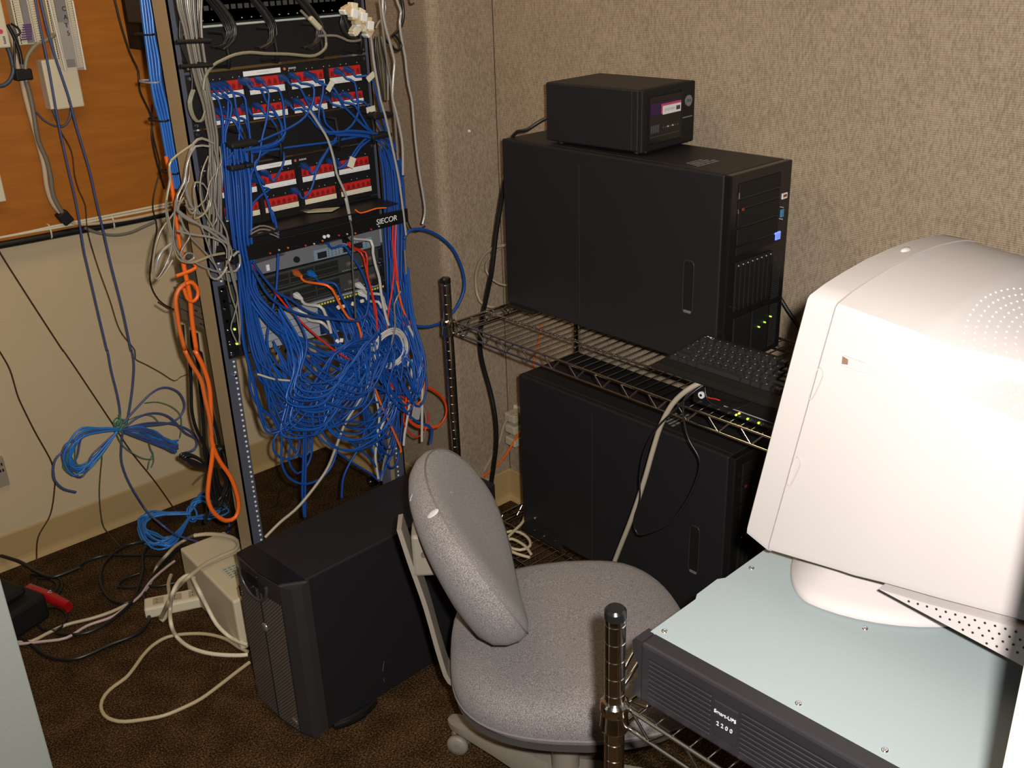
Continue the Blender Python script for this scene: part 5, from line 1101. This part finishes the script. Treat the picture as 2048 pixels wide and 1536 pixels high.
for k, r_ in enumerate((0, .012, .022)):
    cab('fibre_coil', 'H y%.3f 300,%d 340,%d 400,%d 460,%d 490,%d 490,%d 450,%d 400,%d 340,%d 295,%d 285,%d 300,%d' % (2.10+.012*k, 700+k*3, 690+k*4, 700+k*4, 740+k*4, 790+k*3, 850+k*2, 905-k*3, 912-k*5, 905-k*4, 860-k*4, 780, 715), .0030, ORC if k else mat('red_orange', (.72, .06, .012), .38), 'orange-red fibre loop hanging between the rack and the wire shelf', group='orange loops right of the rack', n=6)
cab('red_cable', 'H y2.09 285,780 275,880 300,930 340,960 380,930 400,880 400,830', .0024, REDC, 'thin red loop just above the chair back')
b = MB()
for k in range(7):      # white coil
    rr = .040+.0022*k; c = onp(782, 697, 'y', 2.075+.003*(k % 3)); b.tube([c+Vector((rr*math.cos(a), .003*math.sin(3*a+k), rr*1.04*math.sin(a))) for a in [2*PI*j/30 for j in range(31)]], .0024, WHITEC, 6)
b.tube(spline([onp(700+x/2.56, 500+y/2.56, 'y', 2.07) for x, y in ((300, 570), (292, 600), (280, 590))], .005), .0026, WHITEC, 6)
b.build('cable_coil', label='coiled white cable hanging at the right of the tangle', cat='cable coil')
for k, (s, r_, mm, lb) in enumerate((
    ('H y2.12 120,570 180,620 210,680 210,760 180,860 150,940 130,1050 145,1170', .0036, WHITEC, 'white cable bowing out left of the right rack post'),
    ('H y2.11 130,730 150,860 135,960', .0034, WHITEC, 'white cable beside the orange one in the lower tangle'),
    ('H y2.13 150,860 135,960 120,1010 140,1120 150,1180', .0036, GREYC, 'grey cable at the foot of the right rack post, left'),
    ('H y2.12 205,1000 175,1080 160,1180', .0034, GREYC, 'grey cable at the foot of the right rack post, right'),
    ('H y2.09 320,560 310,700 300,820 280,940 275,1000', .0038, WHITEC, 'white cable dropping to the chair back, left of two'),
    ('H y2.08 300,390 350,500 370,620 370,760 368,980', .0038, WHITEC, 'white cable dropping to the chair back, right of two'),
    ('H y2.10 280,0 290,160 290,280 330,400 350,520 350,700 390,860 380,960', .0032, GREYC, 'grey cable running down outside the right bundle'),
    ('I y2.06 765,0 790,100 800,300 795,480 810,700 830,1080', .0024, mat('dark_grey_jacket', (.07, .07, .065), .4), 'dark grey cable hanging straight in front of the switches'),
    ('C y2.07 1480,560 1440,640 1445,760 1420,900', .0026, GREYC, 'thin grey cable in the right part of the tangle'),
    ('C y2.08 1300,880 1290,1020 1280,1140 1200,1270 1130,1390 1075,1536 O 650,945 600,1010 560,1045 530,1075', .0040, mat('khaki_jacket2', (.33, .29, .22), .4), 'long khaki grey cable slanting down left to the floor tower'))):
    cab('grey_cable' if 'grey' in lb else 'white_cable', s, r_, mm, lb, n=8)
# long grey / white drops on the right edge of the rack
for k, (s, r_, mm, lb) in enumerate((
    ('L y2.10 730,460 770,520 800,700 820,900 860,1150 900,1360 930,1536 O 770,230 786,300 798,360 806,420 812,470', .0031, mat('silver_jacket', (.34, .33, .31), .2, spec=.8), 'white cable hanging from the white plug cluster down the right side'),
    ('L y2.12 910,0 940,250 980,560 1010,800 1040,1000 1090,1300 1110,1536 O 790,240 796,320', .0030, GREYC, 'grey cable down the right rack edge, inner'),
    ('L y2.10 965,0 965,180 1010,420 1060,600 1110,800 1145,950 1130,1150 1115,1400 O 786,200 796,240 805,290 806,350', .0034, mat('silver_jacket', (.34, .33, .31), .2, spec=.8), 'silvery cable down the right rack edge, outer'),
    ('L y2.14 1170,-40 1200,60 1245,180 1225,330 1240,500 1270,680 1310,880 1330,1080 1360,1300 1400,1480 O 825,210 830,270 838,340 848,400 850,425 845,448', .0034, mat('silver_jacket', (.34, .33, .31), .2, spec=.8), 'silvery cable hanging furthest right, bending in at its end'),
    ('L y2.15 1250,-40 1275,100 1280,250 1250,400 1170,500 1110,560', .0040, BLKC, 'black cable hanging beside the furthest right silvery cable'),
    ('L y2.13 1130,520 1200,600 1250,700 1210,775 1140,750 1080,680 1010,620', .0034, BLKC, 'small black loop tied at the right edge of the rack'),
    ('L y2.13 1000,20 1010,130 985,260 900,350 860,440', .0032, GREYC, 'grey cable crossing behind the white plug cluster'),
    ('O y2.14 812,430 820,455 835,462 850,452', .0022, BLKC, 'thin black cable end right of the rack'))):
    cab('grey_cable', s, r_, mm, lb, n=8)
for k in range(7):
    cab('bundle_cable', 'L y%.3f %d,560 %d,760 %d,950 %d,1150 %d,1350 %d,1536' % (2.15+.008*(k % 3), 860+k*14, 850+k*24, 880+k*26, 900+k*24, 935+k*18, 960+k*14), .0034, (BLKC, mat('olive_dark', (.09, .07, .03), .35), BLKC, mat('olive_dark', (.09, .07, .03), .35), BLKC, BLKC, GREYC)[k], 'dark cable of the olive and black bundle at the right rack edge', group='dark bundle at the right rack edge')
cab('patch_cable', 'O y2.13 808,478 818,462 838,458 862,464 888,480 910,505 926,545 928,580 915,612 903,628', .0042, BLUE, 'blue cable looping out from the rack over the fabric column, upper arc', 'cable', n=8)
cab('patch_cable', 'O y2.14 812,645 830,652 858,653 886,645', .0042, BLUE, 'blue cable arc passing left behind the shelf post', 'cable', n=8)
cab('patch_cable', 'H y2.09 230,640 270,800 330,870 400,900 420,930 410,990', .0040, BLUE, 'blue cable ending above the chair back', 'cable', n=8)
cab('patch_cable', 'H y2.08 200,390 260,480 310,580 335,660 310,720 240,735 160,710', .0036, BLUE, 'blue cable crossing over the coiled white cable', 'cable', n=8)
for k, (x, y) in enumerate(((1365, 1290), (1430, 830))):
    p = onp(320+x/3.339, y/3.339, 'y', 2.13)
b = MB()            # velcro straps round bundles
for nm, (x, y, rx, rz, Y) in enumerate(((1470, 770, .030, .006, 2.13), (1460, 905, .030, .006, 2.13), (545, 960, .034, .006, 2.10), (500, 1115, .018, .006, 2.10), (580, 1100, .010, .005, 2.10))):
    p = onp(320+x/3.339, y/3.339, 'y', Y); b = MB(); b.rbox(p.x-rx, p.x+rx, p.y-.018, p.y+.02, p.z-rz, p.z+rz, BLKM, .004); b.build('cable_strap', label='black strap gathering blue cables at the middle cable manager, '+('upper right', 'lower right', 'upper left', 'lower left', 'small one at left')[nm], cat='strap', group='black straps on the blue cables')
# white plug cluster at top
cols = [IVORY, WHITE, mat('tan_plug', (.55, .44, .26), .5)]
for k, (x, y, a) in enumerate(((500, 110, .2), (410, 150, 1.2), (510, 210, .3), (610, 200, .5), (560, 310, .1), (650, 260, .2), (640, 380, 0), (720, 330, .1), (750, 390, .2), (540, 460, .8), (740, 480, .7))):
    p = onp(640+x/7.68, y/7.68, 'y', 2.10-.006*(k % 3)); b = MB(); M = Matrix.Translation(p) @ Matrix.Rotation(a, 4, 'Y')
    b.rbox(-.009, .009, -.010, .010, -.010, .010, cols[(k*2) % 3 if k != 6 else 2], .002, 2, M); b.rbox(-.006, .006, -.012, .012, -.015, -.009, cols[k % 3], .002, 1, M)
    b.build('white_plug', label='pale plug of the cluster at the top right of the rack', cat='plug', group='pale plugs clustered top right of the rack')
# black loops at the top managers
g = 'black cables looped over the top cable manager'
for k in range(26):
    gx = (410, 420, 690, 1000, 1300)[k % 5]; j = k//5
    s = 'B y%.3f %d,%d %d,%d %d,%d %d,%d %d,%d' % ((2.12+.008*(k % 4),)+((gx-60-j*12, -30, gx+20-j*8, 60+j*8, gx+85-j*10, 170+j*8, gx+80-j*14, 270+j*6, gx+10-j*16, 330-j*4) if k % 5 < 4 else (gx-70-j*6, 60, gx-95+j*10, 150, gx-70+j*12, 220, gx-20+j*8, 262, gx+40, 285)))
    cab('black_cable', s, .0027, BLKC if k % 3 else mat('dark_olive_cord', (.035, .03, .02), .3), 'black cable looping down from the top switch into the manager', group=g)
cab('grey_cable', 'B y2.10 1055,240 1180,240 1250,270 1300,275 1340,265', .0030, GREYC, 'grey cable across the top manager, right part', n=8)
cab('grey_cable', 'B y2.09 1110,285 1105,320 1060,360 1000,375 860,362 700,358 600,350 500,365 420,400 350,440 300,520 290,600', .0036, mat('khaki_cable', (.21, .19, .13), .35), 'khaki grey cable lying along the top manager and turning down left', n=8)
cab('grey_cable', 'B y2.10 940,70 1000,130 1060,180 1100,220 1110,290', .0032, GREYC, 'grey cable with a putty plug dangling under the top switch', n=8)
p = onp(320+1035/3.339, 155/3.339, 'y', 2.09); b = MB(); b.rbox(-.006, .006, -.006, .006, -.018, .018, mat('putty_plug', (.45, .40, .29), .5), .003, 2, Matrix.Translation(p) @ Matrix.Rotation(-.75, 4, 'Y')); b.build('putty_plug', label='putty-coloured plug dangling under the top switch', cat='plug')
cab('grey_cable', 'B y2.11 1000,740 1060,830 1120,930 1160,1060 1180,1160 1210,1230 1240,1300 1260,1400 1285,1536 C 1140,-10 1160,60 1175,150', .0032, mat('grey_jacket_pale', (.33, .33, .30), .35), 'pale grey cable crossing the middle manager and lower panel', n=8)
# grey bundle down the left front
g = 'grey cables of the bundle down the left of the rack'
for k in range(13):
    lane = k/12; Y0 = 2.12+.012*(k % 4)
    s = 'B y%.3f %d,-40 %d,60 %d,180 %d,300 %d,440 %d,560 %d,700 %d,820 %d,920 %d,1040 %d,1180 %d,%d' % (Y0, 110+170*lane, 125+150*lane, 160+115*lane, 185+100*lane, 215+90*lane, 245+70*lane+6*(k % 3), 290+60*lane, 310+58*lane, 330+52*lane, 335+50*lane, 322+80*lane+9*(k % 3), 335+75*lane-14*(k % 4), 1290+70*(k*5 % 7))
    cab('grey_cable', s, RNG.choice((.0026, .0030, .0033)), (GREYC, BEIGEC, GREYC, BLKC, GREYC, mat('silver_jacket', (.34, .33, .31), .2, spec=.8))[k % 6] if k % 6 != 1 else mat('khaki_cable', (.21, .19, .13), .35), 'grey cable in the bundle down the left front of the rack', group=g, n=6)
for k in range(4):
    cab('black_cable', 'B y2.15 %d,120 %d,240 %d,330 %d,420 %d,520 %d,640' % (135+k*5, 130+k*6, 150+k*8, 190+k*6, 215+k*4, 210+k*6), .0026, BLKC, 'black cable behind the left grey bundle', group='black cables behind the left grey bundle')
for k in range(3):
    cab('khaki_loop', 'B y2.11 %d,600 %d,680 %d,760 %d,810 %d,800 %d,740' % (215+k*8, 190+k*9, 205+k*8, 240+k*6, 280+k*4, 300), .0026, mat('khaki_cable', (.21, .19, .13), .35), 'small khaki loop on the left post above the ribbon knot', group='small khaki loops on the left post')
for k, (x0, x1, y) in enumerate(((110, 340, 280), (135, 345, 443))):
    a = onp(320+x0/3.339, y/3.339, 'y', 2.07); c = onp(320+x1/3.339, (y-8)/3.339, 'y', 2.07); b = MB(); b.cyl(a, c, .0042, BLKM, 8); b.cyl(c, c+Vector((0, .13, 0)), .0042, BLKM, 8)
    b.build('retaining_bar', label='black bar holding the left grey bundle, '+('upper' if k == 0 else 'lower'), cat='bar')
# the knot of flat silver ribbon cable
SILC = mat('silver_satin', (.22, .21, .19), .22, spec=.9)
KH = mat('gold_satin', (.27, .235, .15), .25, spec=.8)
g = 'flat silver cables knotted on the left post'
K_ = ['A 1310,880 1240,850 1190,880 1160,960 1140,1080 1150,1200 1190,1290 1240,1320 1290,1270 1300,1150 1290,1000', 'A 1180,890 1080,960 1040,1010 1045,1100 1030,1180 1020,1270 1040,1370 1060,1450 1080,1536',
      'A 1290,900 1200,900 1150,1000 1130,1120 1090,1200 1085,1290 1150,1350 1250,1390 1350,1440 1400,1500 1410,1600', 'A 1320,920 1340,1010 1320,1150 1330,1290 1390,1420 1410,1536 1400,1620',
      'A 1250,1130 1200,1120 1190,1200 1210,1290 1250,1310 1290,1260 1280,1180 1250,1130', 'A 1280,960 1240,1060 1230,1180 1250,1280 1290,1360 1350,1480', 'K 165,90 250,160 370,230 480,300 590,380 670,440 690,520 660,600',
      'K 160,290 260,320 380,340 500,360 600,410 640,480 640,560', 'K 300,360 380,440 450,520 520,610 570,690 600,760', 'K 130,400 150,510 200,580 300,600 400,570 500,530 620,510', 'K 60,0 60,130 90,270 120,370 110,480 50,640 -10,740',
      'K 150,0 140,150 130,300 140,430 200,540 260,590 320,560 320,520 260,510 210,570', 'K 110,420 30,480 -20,560 -40,660', 'K 130,430 80,600 20,700 -30,760', 'K 380,200 430,340 470,460 520,600 580,720',
      'K 460,660 490,740 550,760 600,710 640,640', 'K 340,600 440,650 560,690 640,690 730,680 770,600 760,520', 'K 640,580 640,700 680,900 730,1050 750,1180 770,1380', 'K 660,590 700,760 740,900 760,1060 770,1200 760,1390', 'K 680,640 720,780 745,960 710,1120 680,1230 740,1370',
      'K 700,540 740,500 760,495', 'K 330,0 340,120 330,180 400,150 450,90 470,0', 'K 250,0 270,80 310,130 340,90 330,0', 'K 520,0 545,120 540,200 500,260', 'K 430,250 540,300 640,380 680,470', 'A 1350,900 1360,1000 1330,1060 1290,1120 1260,1230 1180,1290 1140,1260', 'A 1170,1010 1160,1110 1110,1220 1095,1300', 'K 200,180 240,280 290,340 240,430 200,500 220,580']
for k, s in enumerate(K_):
    v, rest = s[0], s[2:]
    cab('flat_cable', '%s y%.3f %s' % (v, 2.09-.010*(k % 4), rest), .0030 if k % 3 else .0036, KH if k % 4 == 1 else SILC, 'flat silvery cable in the knot tied to the left rack post', group=g, flat=.55, n=8)
cab('flat_cable', 'O y2.10 368,395 352,420 338,440 322,462 310,500 306,540 315,560 330,545 345,520', .0030, KH, 'thin loop sticking out left of the ribbon knot', flat=.7)
# blue riser bundle left of the post
g = 'blue cables of the riser bundle left of the rack'
for k in range(16):
    u = (k+.5)/16; Y0 = 2.34+.018*(k % 4)
    s = 'A y%.3f %d,-30 %d,110 %d,215 %d,360 %d,505 %d,640 %d,740 %d,880 %d,1000 %d,1080 %d,1160' % (Y0, 865+62*u, 880+72*u, 893+66*u, 912+78*u, 930+72*u, 955+82*u, 985+68*u, 1012+62*u, 1035+62*u, 1060+48*u, 1070+45*u)
    cab('riser_cable', s, .0046, mat('riser_blue', (.014, .105, .42), .3, spec=.7) if k % 3 else mat('riser_blue_2', (.02, .14, .48), .3, spec=.7), 'blue cable in the strapped riser bundle left of the rack post', group=g, n=6)
for k, (xa, xb, y) in enumerate(((890, 965, 213), (918, 1000, 507), (972, 1055, 743), (1055, 1108, 1068))):
    a = onp(xa/3.072, y/3.072, 'y', 2.33); c = onp(xb/3.072, y/3.072, 'y', 2.33); b = MB(); mid = (a+c)/2
    b.tube([mid+Vector(((c-a).length/2*math.cos(t), .040*math.sin(t)+.035, 0)) for t in [2*PI*j/20 for j in range(21)]], .0024, BLKM if k != 1 else mat('clear_tie', (.25, .28, .35), .3), 6)
    b.build('cable_tie', label='cable tie round the blue riser bundle, '+('topmost', 'second from top, translucent', 'third from top', 'lowest')[k], cat='cable tie')
# orange fibre drop on the far left, twisted and looped at the floor
cab('fibre_cable', 'A y2.32 1020,960 1045,1080 1065,1200 1075,1270 1090,1400 1110,1530 O 368,520', .0050, ORC, 'orange fibre emerging beside the blue riser bundle', n=8)
cab('fibre_cable', 'K y2.20 220,540 230,640 260,780 290,940 300,1080 320,1250 350,1450 D 1330,0 1390,120 1430,260 1440,420 1440,560 1455,660 1500,760 1570,860 1610,960 1630,1060 1610,1140 1540,1165 1460,1110 1420,1020 1425,900 1445,760 1455,640', .0058, ORC, 'orange fibre hanging left of the rack into a loop near the floor', n=8)
cab('fibre_cable', 'K y2.19 350,850 310,790 250,800 180,860 150,960 165,1100 190,1250 240,1440 D 1260,0 1310,100 1370,200 1400,330 1430,460 1445,580', .0055, mat('orange_dull', (.62, .13, .02), .4), 'duller orange fibre twisted round the first, left of the rack', n=8)
cab('fibre_cable', 'K y2.18 230,850 260,940 310,975 355,940 365,880 340,820 290,790 250,810', .0046, ORC, 'orange fibre loop left of the rack post', n=8)
cab('fibre_cable', 'K y2.18 155,730 240,700 340,655 330,610 300,570', .0046, ORC, 'orange tie strip sticking out of the fibre', n=6)
# black cords left of the rack
cab('power_cable', 'K y2.45 215,1200 230,1380 D 1290,40 1300,150 1305,300 1310,420 1340,540 1400,660 1430,760 1440,860', .0048, BLKC, 'black power cord hanging left of the rack, outermost', n=8)
cab('power_cable', 'K y2.45 300,1250 310,1400 D 1345,60 1360,200 1380,400 1390,560 1395,700 1420,800 1430,1000 1400,1180', .0048, BLKC, 'black power cord hanging left of the rack, middle', n=8)
cab('power_cable', 'K y2.45 350,1280 370,1460 D 1370,20 1400,180 1430,300 1450,440 1480,560 1500,660', .0048, BLKC, 'black power cord hanging left of the rack, nearest the post', n=8)
cab('thin_wire', 'K y2.4 -20,980 40,1020 100,1050 175,1035', .0022, BROWNC, 'thin brown wire entering the chassis behind the left post')
# black coil, tied
g = 'loops of the tied black cord'
r = empty('cord_coil', onp(700/3.658+360, 820+400/3.658, 'y', 2.36), 'tied black power cord hanging in a bundle behind the orange loop', 'cord coil'); off = -r.location
for k in range(9):
    b = MB(); f = k/8
    P = tr('M y%.3f %d,%d %d,%d %d,%d %d,%d %d,%d %d,%d %d,%d' % (2.34+.012*(k % 3), 210+20*f, 430, 120-10*f, 380+30*f, 20+30*f, 350+20*f, 0+40*f, 330+30*f, 40+40*f, 315+25*f, 130+20*f, 350+20*f, 230, 440)); b.tube(spline(P, .01), .0036, BLKC, 6); o = b.build('loop', r); o.location = off
for k in range(10):
    b = MB(); f = k/9
    P = tr('M y%.3f %d,%d %d,%d %d,%d %d,%d %d,%d %d,%d' % (2.33+.014*(k % 4), 230+30*f, 420, 220+60*f, 520, 250+70*f, 660+50*math.sin(k*2), 300+60*f, 640+40*math.sin(k), 330+40*f, 520, 290+40*f, 430)); b.tube(spline(P, .01), .0036, BLKC, 6); o = b.build('loop', r); o.location = off
for k in range(5):
    b = MB(); f = k/4
    P = tr('M y%.3f %d,%d %d,%d %d,%d %d,%d %d,%d' % (2.33+.01*k, 330+10*f, 440, 365-20*f, 360, 340-20*f, 280+10*f, 290+14*f, 290+16*f, 300+16*f, 400)); b.tube(spline(P, .01), .0036, BLKC, 6); o = b.build('loop', r); o.location = off
b = MB(); P = tr('M y2.32 250,275 290,262 330,270 345,255'); b.tube(spline(P, .01), .0045, BLKC, 6); o = b.build('tie', r); o.location = off
b = MB(); P = tr('M y2.34 180,460 140,500 118,525'); b.tube(spline(P, .01), .0020, BLKC, 5); o = b.build('tie_end', r); o.location = off
# hanging blue and green coil (bow-tie shaped, tied in the middle)
Yc = 2.90; c0 = onp(830/3.413, 700+540/3.413, 'y', Yc)
r = empty('cable_coil', c0, 'blue and green cable coil tied like a bow, hanging against the cream wall', 'cable coil'); off = -c0
def lobe(k, n_, s, m_, rr, nm='loop'):
    P = tr(s); b = MB(); b.tube(spline(P, .012), rr, m_, 6); o = b.build(nm, r); o.location = off
R2 = random.Random(4)
for k in range(13):     # left lobe
    f = k/12; j = lambda a=26: R2.uniform(-a, a)
    lobe(k, 0, 'D y%.3f %d,%d %d,%d %d,%d %d,%d %d,%d %d,%d %d,%d %d,%d' % (Yc-.012+.006*(k % 5), 830, 540+j(6), 700+j(), 535+20*f+j(8), 560+j(), 565+30*f+j(), 450+60*f+j(), 670+40*f+j(), 430+80*f+j(), 770+30*f+j(), 530+50*f+j(), 855-70*f+j(), 650+20*f+j(), 760-50*f+j(), 800, 560+j(6)), (LBLUE, PURB, GREENJ, LBLUE, mat('teal_pair', (.03, .20, .30), .4))[k % 5], .0030 if k % 5 != 2 else .0016)
for k in range(13):     # right lobe
    f = k/12; j = lambda a=26: R2.uniform(-a, a)
    lobe(k, 0, 'D y%.3f %d,%d %d,%d %d,%d %d,%d %d,%d %d,%d' % (Yc-.012+.006*(k % 5), 830, 545+j(6), 960+j(), 530+30*f+j(8), 1090+j(), 570+40*f+j(), 1200+j(20), 690-60*f+j(), 1110+j(), 640-20*f+j(), 850, 560+j(6)), (PURB, LBLUE, GREENJ, LBLUE, mat('teal_pair', (.03, .20, .30), .4))[k % 5], .0030 if k % 5 != 2 else .0016)
for s, m_, rr in (('D y2.9 840,500 930,400 1040,290 1130,255 1220,290 1260,370 1240,440 1180,490 1080,510 930,520', PURB, .0032), ('D y2.89 850,530 950,455 1060,430 1160,460 1260,560 1340,610 1330,680 1260,700', PURB, .0032), ('D y2.91 870,530 1000,500 1150,500 1280,540 1340,600 1340,660 1300,690', PURB, .0032),
                 ('D y2.9 990,360 1080,355 1170,385 1230,440 1240,520 1230,600', GREENJ, .0014), ('D y2.9 870,480 960,445 1040,450 1090,500', GREENJ, .0014), ('D y2.9 790,560 830,640 900,700 980,740 1040,745', GREENJ, .0016), ('D y2.9 1010,610 1030,680 1045,710 1020,760 1010,815', GREENJ, .0016), ('D y2.9 1045,700 1050,760 1035,800', GREENJ, .0014),
                 ('D y2.9 440,690 400,720 370,770 365,860 390,910 440,950 520,970', PURB, .0034), ('D y2.9 800,520 810,480 840,475 870,500', GREENJ, .0026), ('D y2.9 830,560 850,520 870,470', GREENJ, .0026)):
    lobe(0, 0, s, m_, rr)
b = MB(); b.tube([Vector((.010*math.cos(a)-.008, .020*math.sin(a), .016*math.cos(a)*.8+.001*k2)) for k2, a in enumerate([2*PI*j/12 for j in range(37)])], .0022, GREENJ, 6); b.build('tie', r)
cab('thin_wire', 'D y2.95 700,640 695,760 685,860 680,1000 700,1180 740,1250 z.01 820,1340', .0014, mat('dark_green_wire', (.05, .08, .03), .5), 'thin dark green wire hanging from the blue and green coil to the carpet')
# floor coil
c0 = onp(1310/3.413, 700+1120/3.413, 'z', .03)
r = empty('cable_coil', c0, 'bright blue cable coil tied like a bow, lying on the carpet', 'cable coil'); off = -c0
for k in range(16):
    f = k/15; j = lambda a=24: R2.uniform(-a, a); zz = .008+.05*abs(math.sin(k*1.7))
    lobe(k, 0, 'D z%.3f %d,%d z%.3f %d,%d %d,%d %d,%d %d,%d %d,%d z.03 %d,%d' % (.03, 1300, 1115+j(8), zz*.7, 1160+j(), 1110+15*f+j(6), 1010+j(), 1115+30*f+j(), 945+50*f+j(8), 1190+40*f+j(), 1010+60*f+j(), 1270+60*(1-f)+j(), 1170+j(), 1290+30*(1-f)+j(), 1300, 1140+j(8)), LBLUE if k % 3 else mat('light_blue_2', (.04, .22, .60), .4), .0032)
for k in range(12):
    f = k/11; j = lambda a=24: R2.uniform(-a, a); zz = .008+.05*abs(math.sin(k*1.3))
    lobe(k, 0, 'D z.03 %d,%d z%.3f %d,%d %d,%d %d,%d %d,%d z.03 %d,%d' % (1290, 1110+j(8), zz, 1330+j(), 1030+20*f+j(), 1400+j(), 985+50*f+j(), 1500+60*math.sin(k)+j(), 1040+50*f+j(), 1440+j(), 1130+j(), 1310, 1150+j(8)), LBLUE if k % 3 else mat('light_blue_2', (.04, .22, .60), .4), .0032)
b = MB(); b.tube([Vector((.012*math.cos(a), .030*math.sin(a), .008*math.sin(a)+.018*math.cos(a))) for a in [2*PI*j/12 for j in range(25)]], .0034, LBLUE, 6); b.build('tie', r)
# cords over the carpet
zf = .006
for s, r_, mm, nm, lb in (
    ('E z.006 100,815 180,810 260,770 380,715 520,680 640,640 740,590 820,530 870,460 900,380 z.08 950,320 1010,260 1070,225 z.17 1120,200', .0052, BEIGEC, 'beige_cable', 'beige cord running over the carpet and up onto the battery backup'),
    ('E z.012 110,825 250,810 380,790 500,720 640,670 740,600 810,540 850,480 900,430 960,380 1000,350', .0042, mat('pinkish_jacket', (.50, .38, .36), .4), 'beige_cable', 'pinkish beige cord beside the power strip'),
    ('E z.18 1110,205 1180,195 1270,200 1340,220 1365,250 1350,285 1270,320 1180,365 1120,410 1070,450 z.12 1010,510 970,580 z.05 940,640 z.02 925,670 z.01 915,665 935,690 960,640 970,560 965,480 980,430', .0060, BEIGEC, 'beige_cable', 'beige cord arching over the battery backup top'),
    ('E z.17 1110,450 1080,430 1030,460 990,530 z.08 975,620 980,710 z.02 1010,780 1080,840 1180,875 1280,888 1380,890 1420,885', .0058, mat('cream_jacket', (.68, .62, .46), .38), 'beige_cable', 'cream cord from the battery backup to the floor tower, lower strand'),
    ('E z.17 1105,450 1140,520 z.12 1180,600 z.07 1240,710 z.03 1310,780 1365,810 1420,830', .0058, mat('cream_jacket', (.68, .62, .46), .38), 'beige_cable', 'cream cord down the side of the battery backup to the tower'),
    ('E z.006 1420,870 1370,845 1290,795 1180,768 1060,768 960,785 880,830 820,890 770,960 720,1020 650,1070 600,1120 578,1180 600,1235 650,1262 720,1270 840,1255 940,1235 1040,1195 1150,1140 1260,1060 1350,990 1430,930', .0050, mat('khaki_cord', (.46, .38, .23), .4), 'beige_cable', 'long khaki cord looping over the carpet in front of the tower'),
    ('E z.008 180,425 260,435 340,435 420,400 500,350 600,318 720,318 840,315 940,318', .0050, BLKC, 'power_cable', 'black cord over the carpet from the black case, rear'),
    ('E z.010 940,245 840,240 740,255 650,310 590,380 575,460 600,530 650,580 720,590 770,560 800,480 820,400 820,320 860,260 940,215 1010,205 1030,230', .0052, BLKC, 'power_cable', 'black cord making a wide loop on the carpet left of the battery backup'),
    ('E z.008 100,790 180,830 240,880 320,910 420,912 520,880 640,825 760,780 830,730 855,660 830,570 820,500', .0056, BLKC, 'power_cable', 'thick black cord curving across the carpet nearest the door edge'),
    ('E z.012 320,765 420,772 500,760 600,715 700,640 780,560 850,470 920,380 1000,300 1060,260', .0050, BLKC, 'power_cable', 'black cord running beside the pinkish cord to the power strip'),
    ('E z.008 800,420 740,440 690,470 680,500 740,500 820,490 900,495 1000,475', .0044, BLKC, 'power_cable', 'short black loop by the power strip'),
    ('E z.008 220,450 290,455 330,490 310,530 230,535 200,500 210,460', .0040, BLKC, 'power_cable', 'small black loop on the carpet behind the red handset'),
    ('E z.006 260,440 340,450 355,500 330,540 270,545 200,520', .0040, BLKC, 'power_cable', 'second small black loop behind the red handset'),
    ('E z.008 240,620 330,620 380,660 370,710 320,745 250,745 215,710 235,660', .0036, BLKC, 'power_cable', 'black loop on the carpet in front of the red handset'),
    ('P z.05 0,375 120,410 240,450 350,510 420,560 560,630 650,640 780,600 983,520', .0055, BLKC, 'power_cable', 'black cord leaving the black case at far left'),
    ('E z.03 1350,290 1330,230 1290,190 1330,150 1370,110', .0040, BLKC, 'power_cable', 'black cord behind the battery backup by the rack post'),
    ('E z.004 1310,125 1315,160 1290,200', .0034, LBLUE, 'blue_cable', 'short blue cord end behind the battery backup'),
    ('M z.006 720,500 735,560 715,640 700,700 620,730', .0018, BLKC, 'thin_wire', 'thin black wire on the carpet inside the rack, long'),
    ('M z.006 820,520 825,620 800,690', .0016, BLKC, 'thin_wire', 'thin black wire on the carpet inside the rack, short')):
    cab(nm, s, r_, mm, lb, n=8)
b = MB()
for k in range(3): 
    P = tr('C y2.30 %d,%d %d,%d %d,%d %d,%d' % (760+k*45, 860, 720+k*50, 930, 690+k*60, 1010, 740+k*55, 1040)); 
    cab('black_cable', P, .0030, BLKC, 'black cable looping behind the tangle under the silver switch', group='black loops behind the tangle')
cab('white_strip', 'C y2.08 600,1070 700,1100 800,1110 830,1115', .0028, mat('yellowish_strip', (.50, .45, .28), .5), 'yellowish tie strip in the tangle', 'strip')
p = onp(700+340/2.56, 500+830/2.56, 'y', 2.09); b = MB(); b.rbox(-.014, .014, -.002, .002, -.022, .022, mat('clear_bag', (.45, .42, .42), .2, alpha=.7), .001, 1, Matrix.Translation(p) @ Matrix.Rotation(.3, 4, 'Y')); b.build('plastic_tag', label='crumpled clear tag inside the orange fibre loop', cat='tag')
for i, (x, y) in enumerate(((1062, 1195),)):
    p = onp(440+x/3.491, 620+y/3.491, 'z', .02); b = MB(); b.cyl(p+Vector((-.01, 0, 0)), p+Vector((.012, 0, 0)), .02, BLKS, 16); b.cyl(p+Vector((-.012, 0, 0)), p+Vector((-.010, 0, 0)), .007, SCREW, 10); b.build('caster_wheel', label='small black wheel on the carpet beyond the floor tower', cat='wheel')

p = onp(938, 262, 'y', WE); b = MB(); b.lathe([(.004, 0), (.0045, .002), (.003, .005)], WHITE, 10, Matrix.Translation(p+Vector((0, .0002, 0))) @ Matrix.Rotation(PI/2, 4, 'X')); b.build('push_pin', label='white pin stuck in the fabric of the boxed-out column', cat='pin')
cab('wall_hook', 'O y2.27 818,-5 819,6 823,9 828,6', .0022, BROWNC, 'small brown hook on the fabric column at the top edge', 'hook')
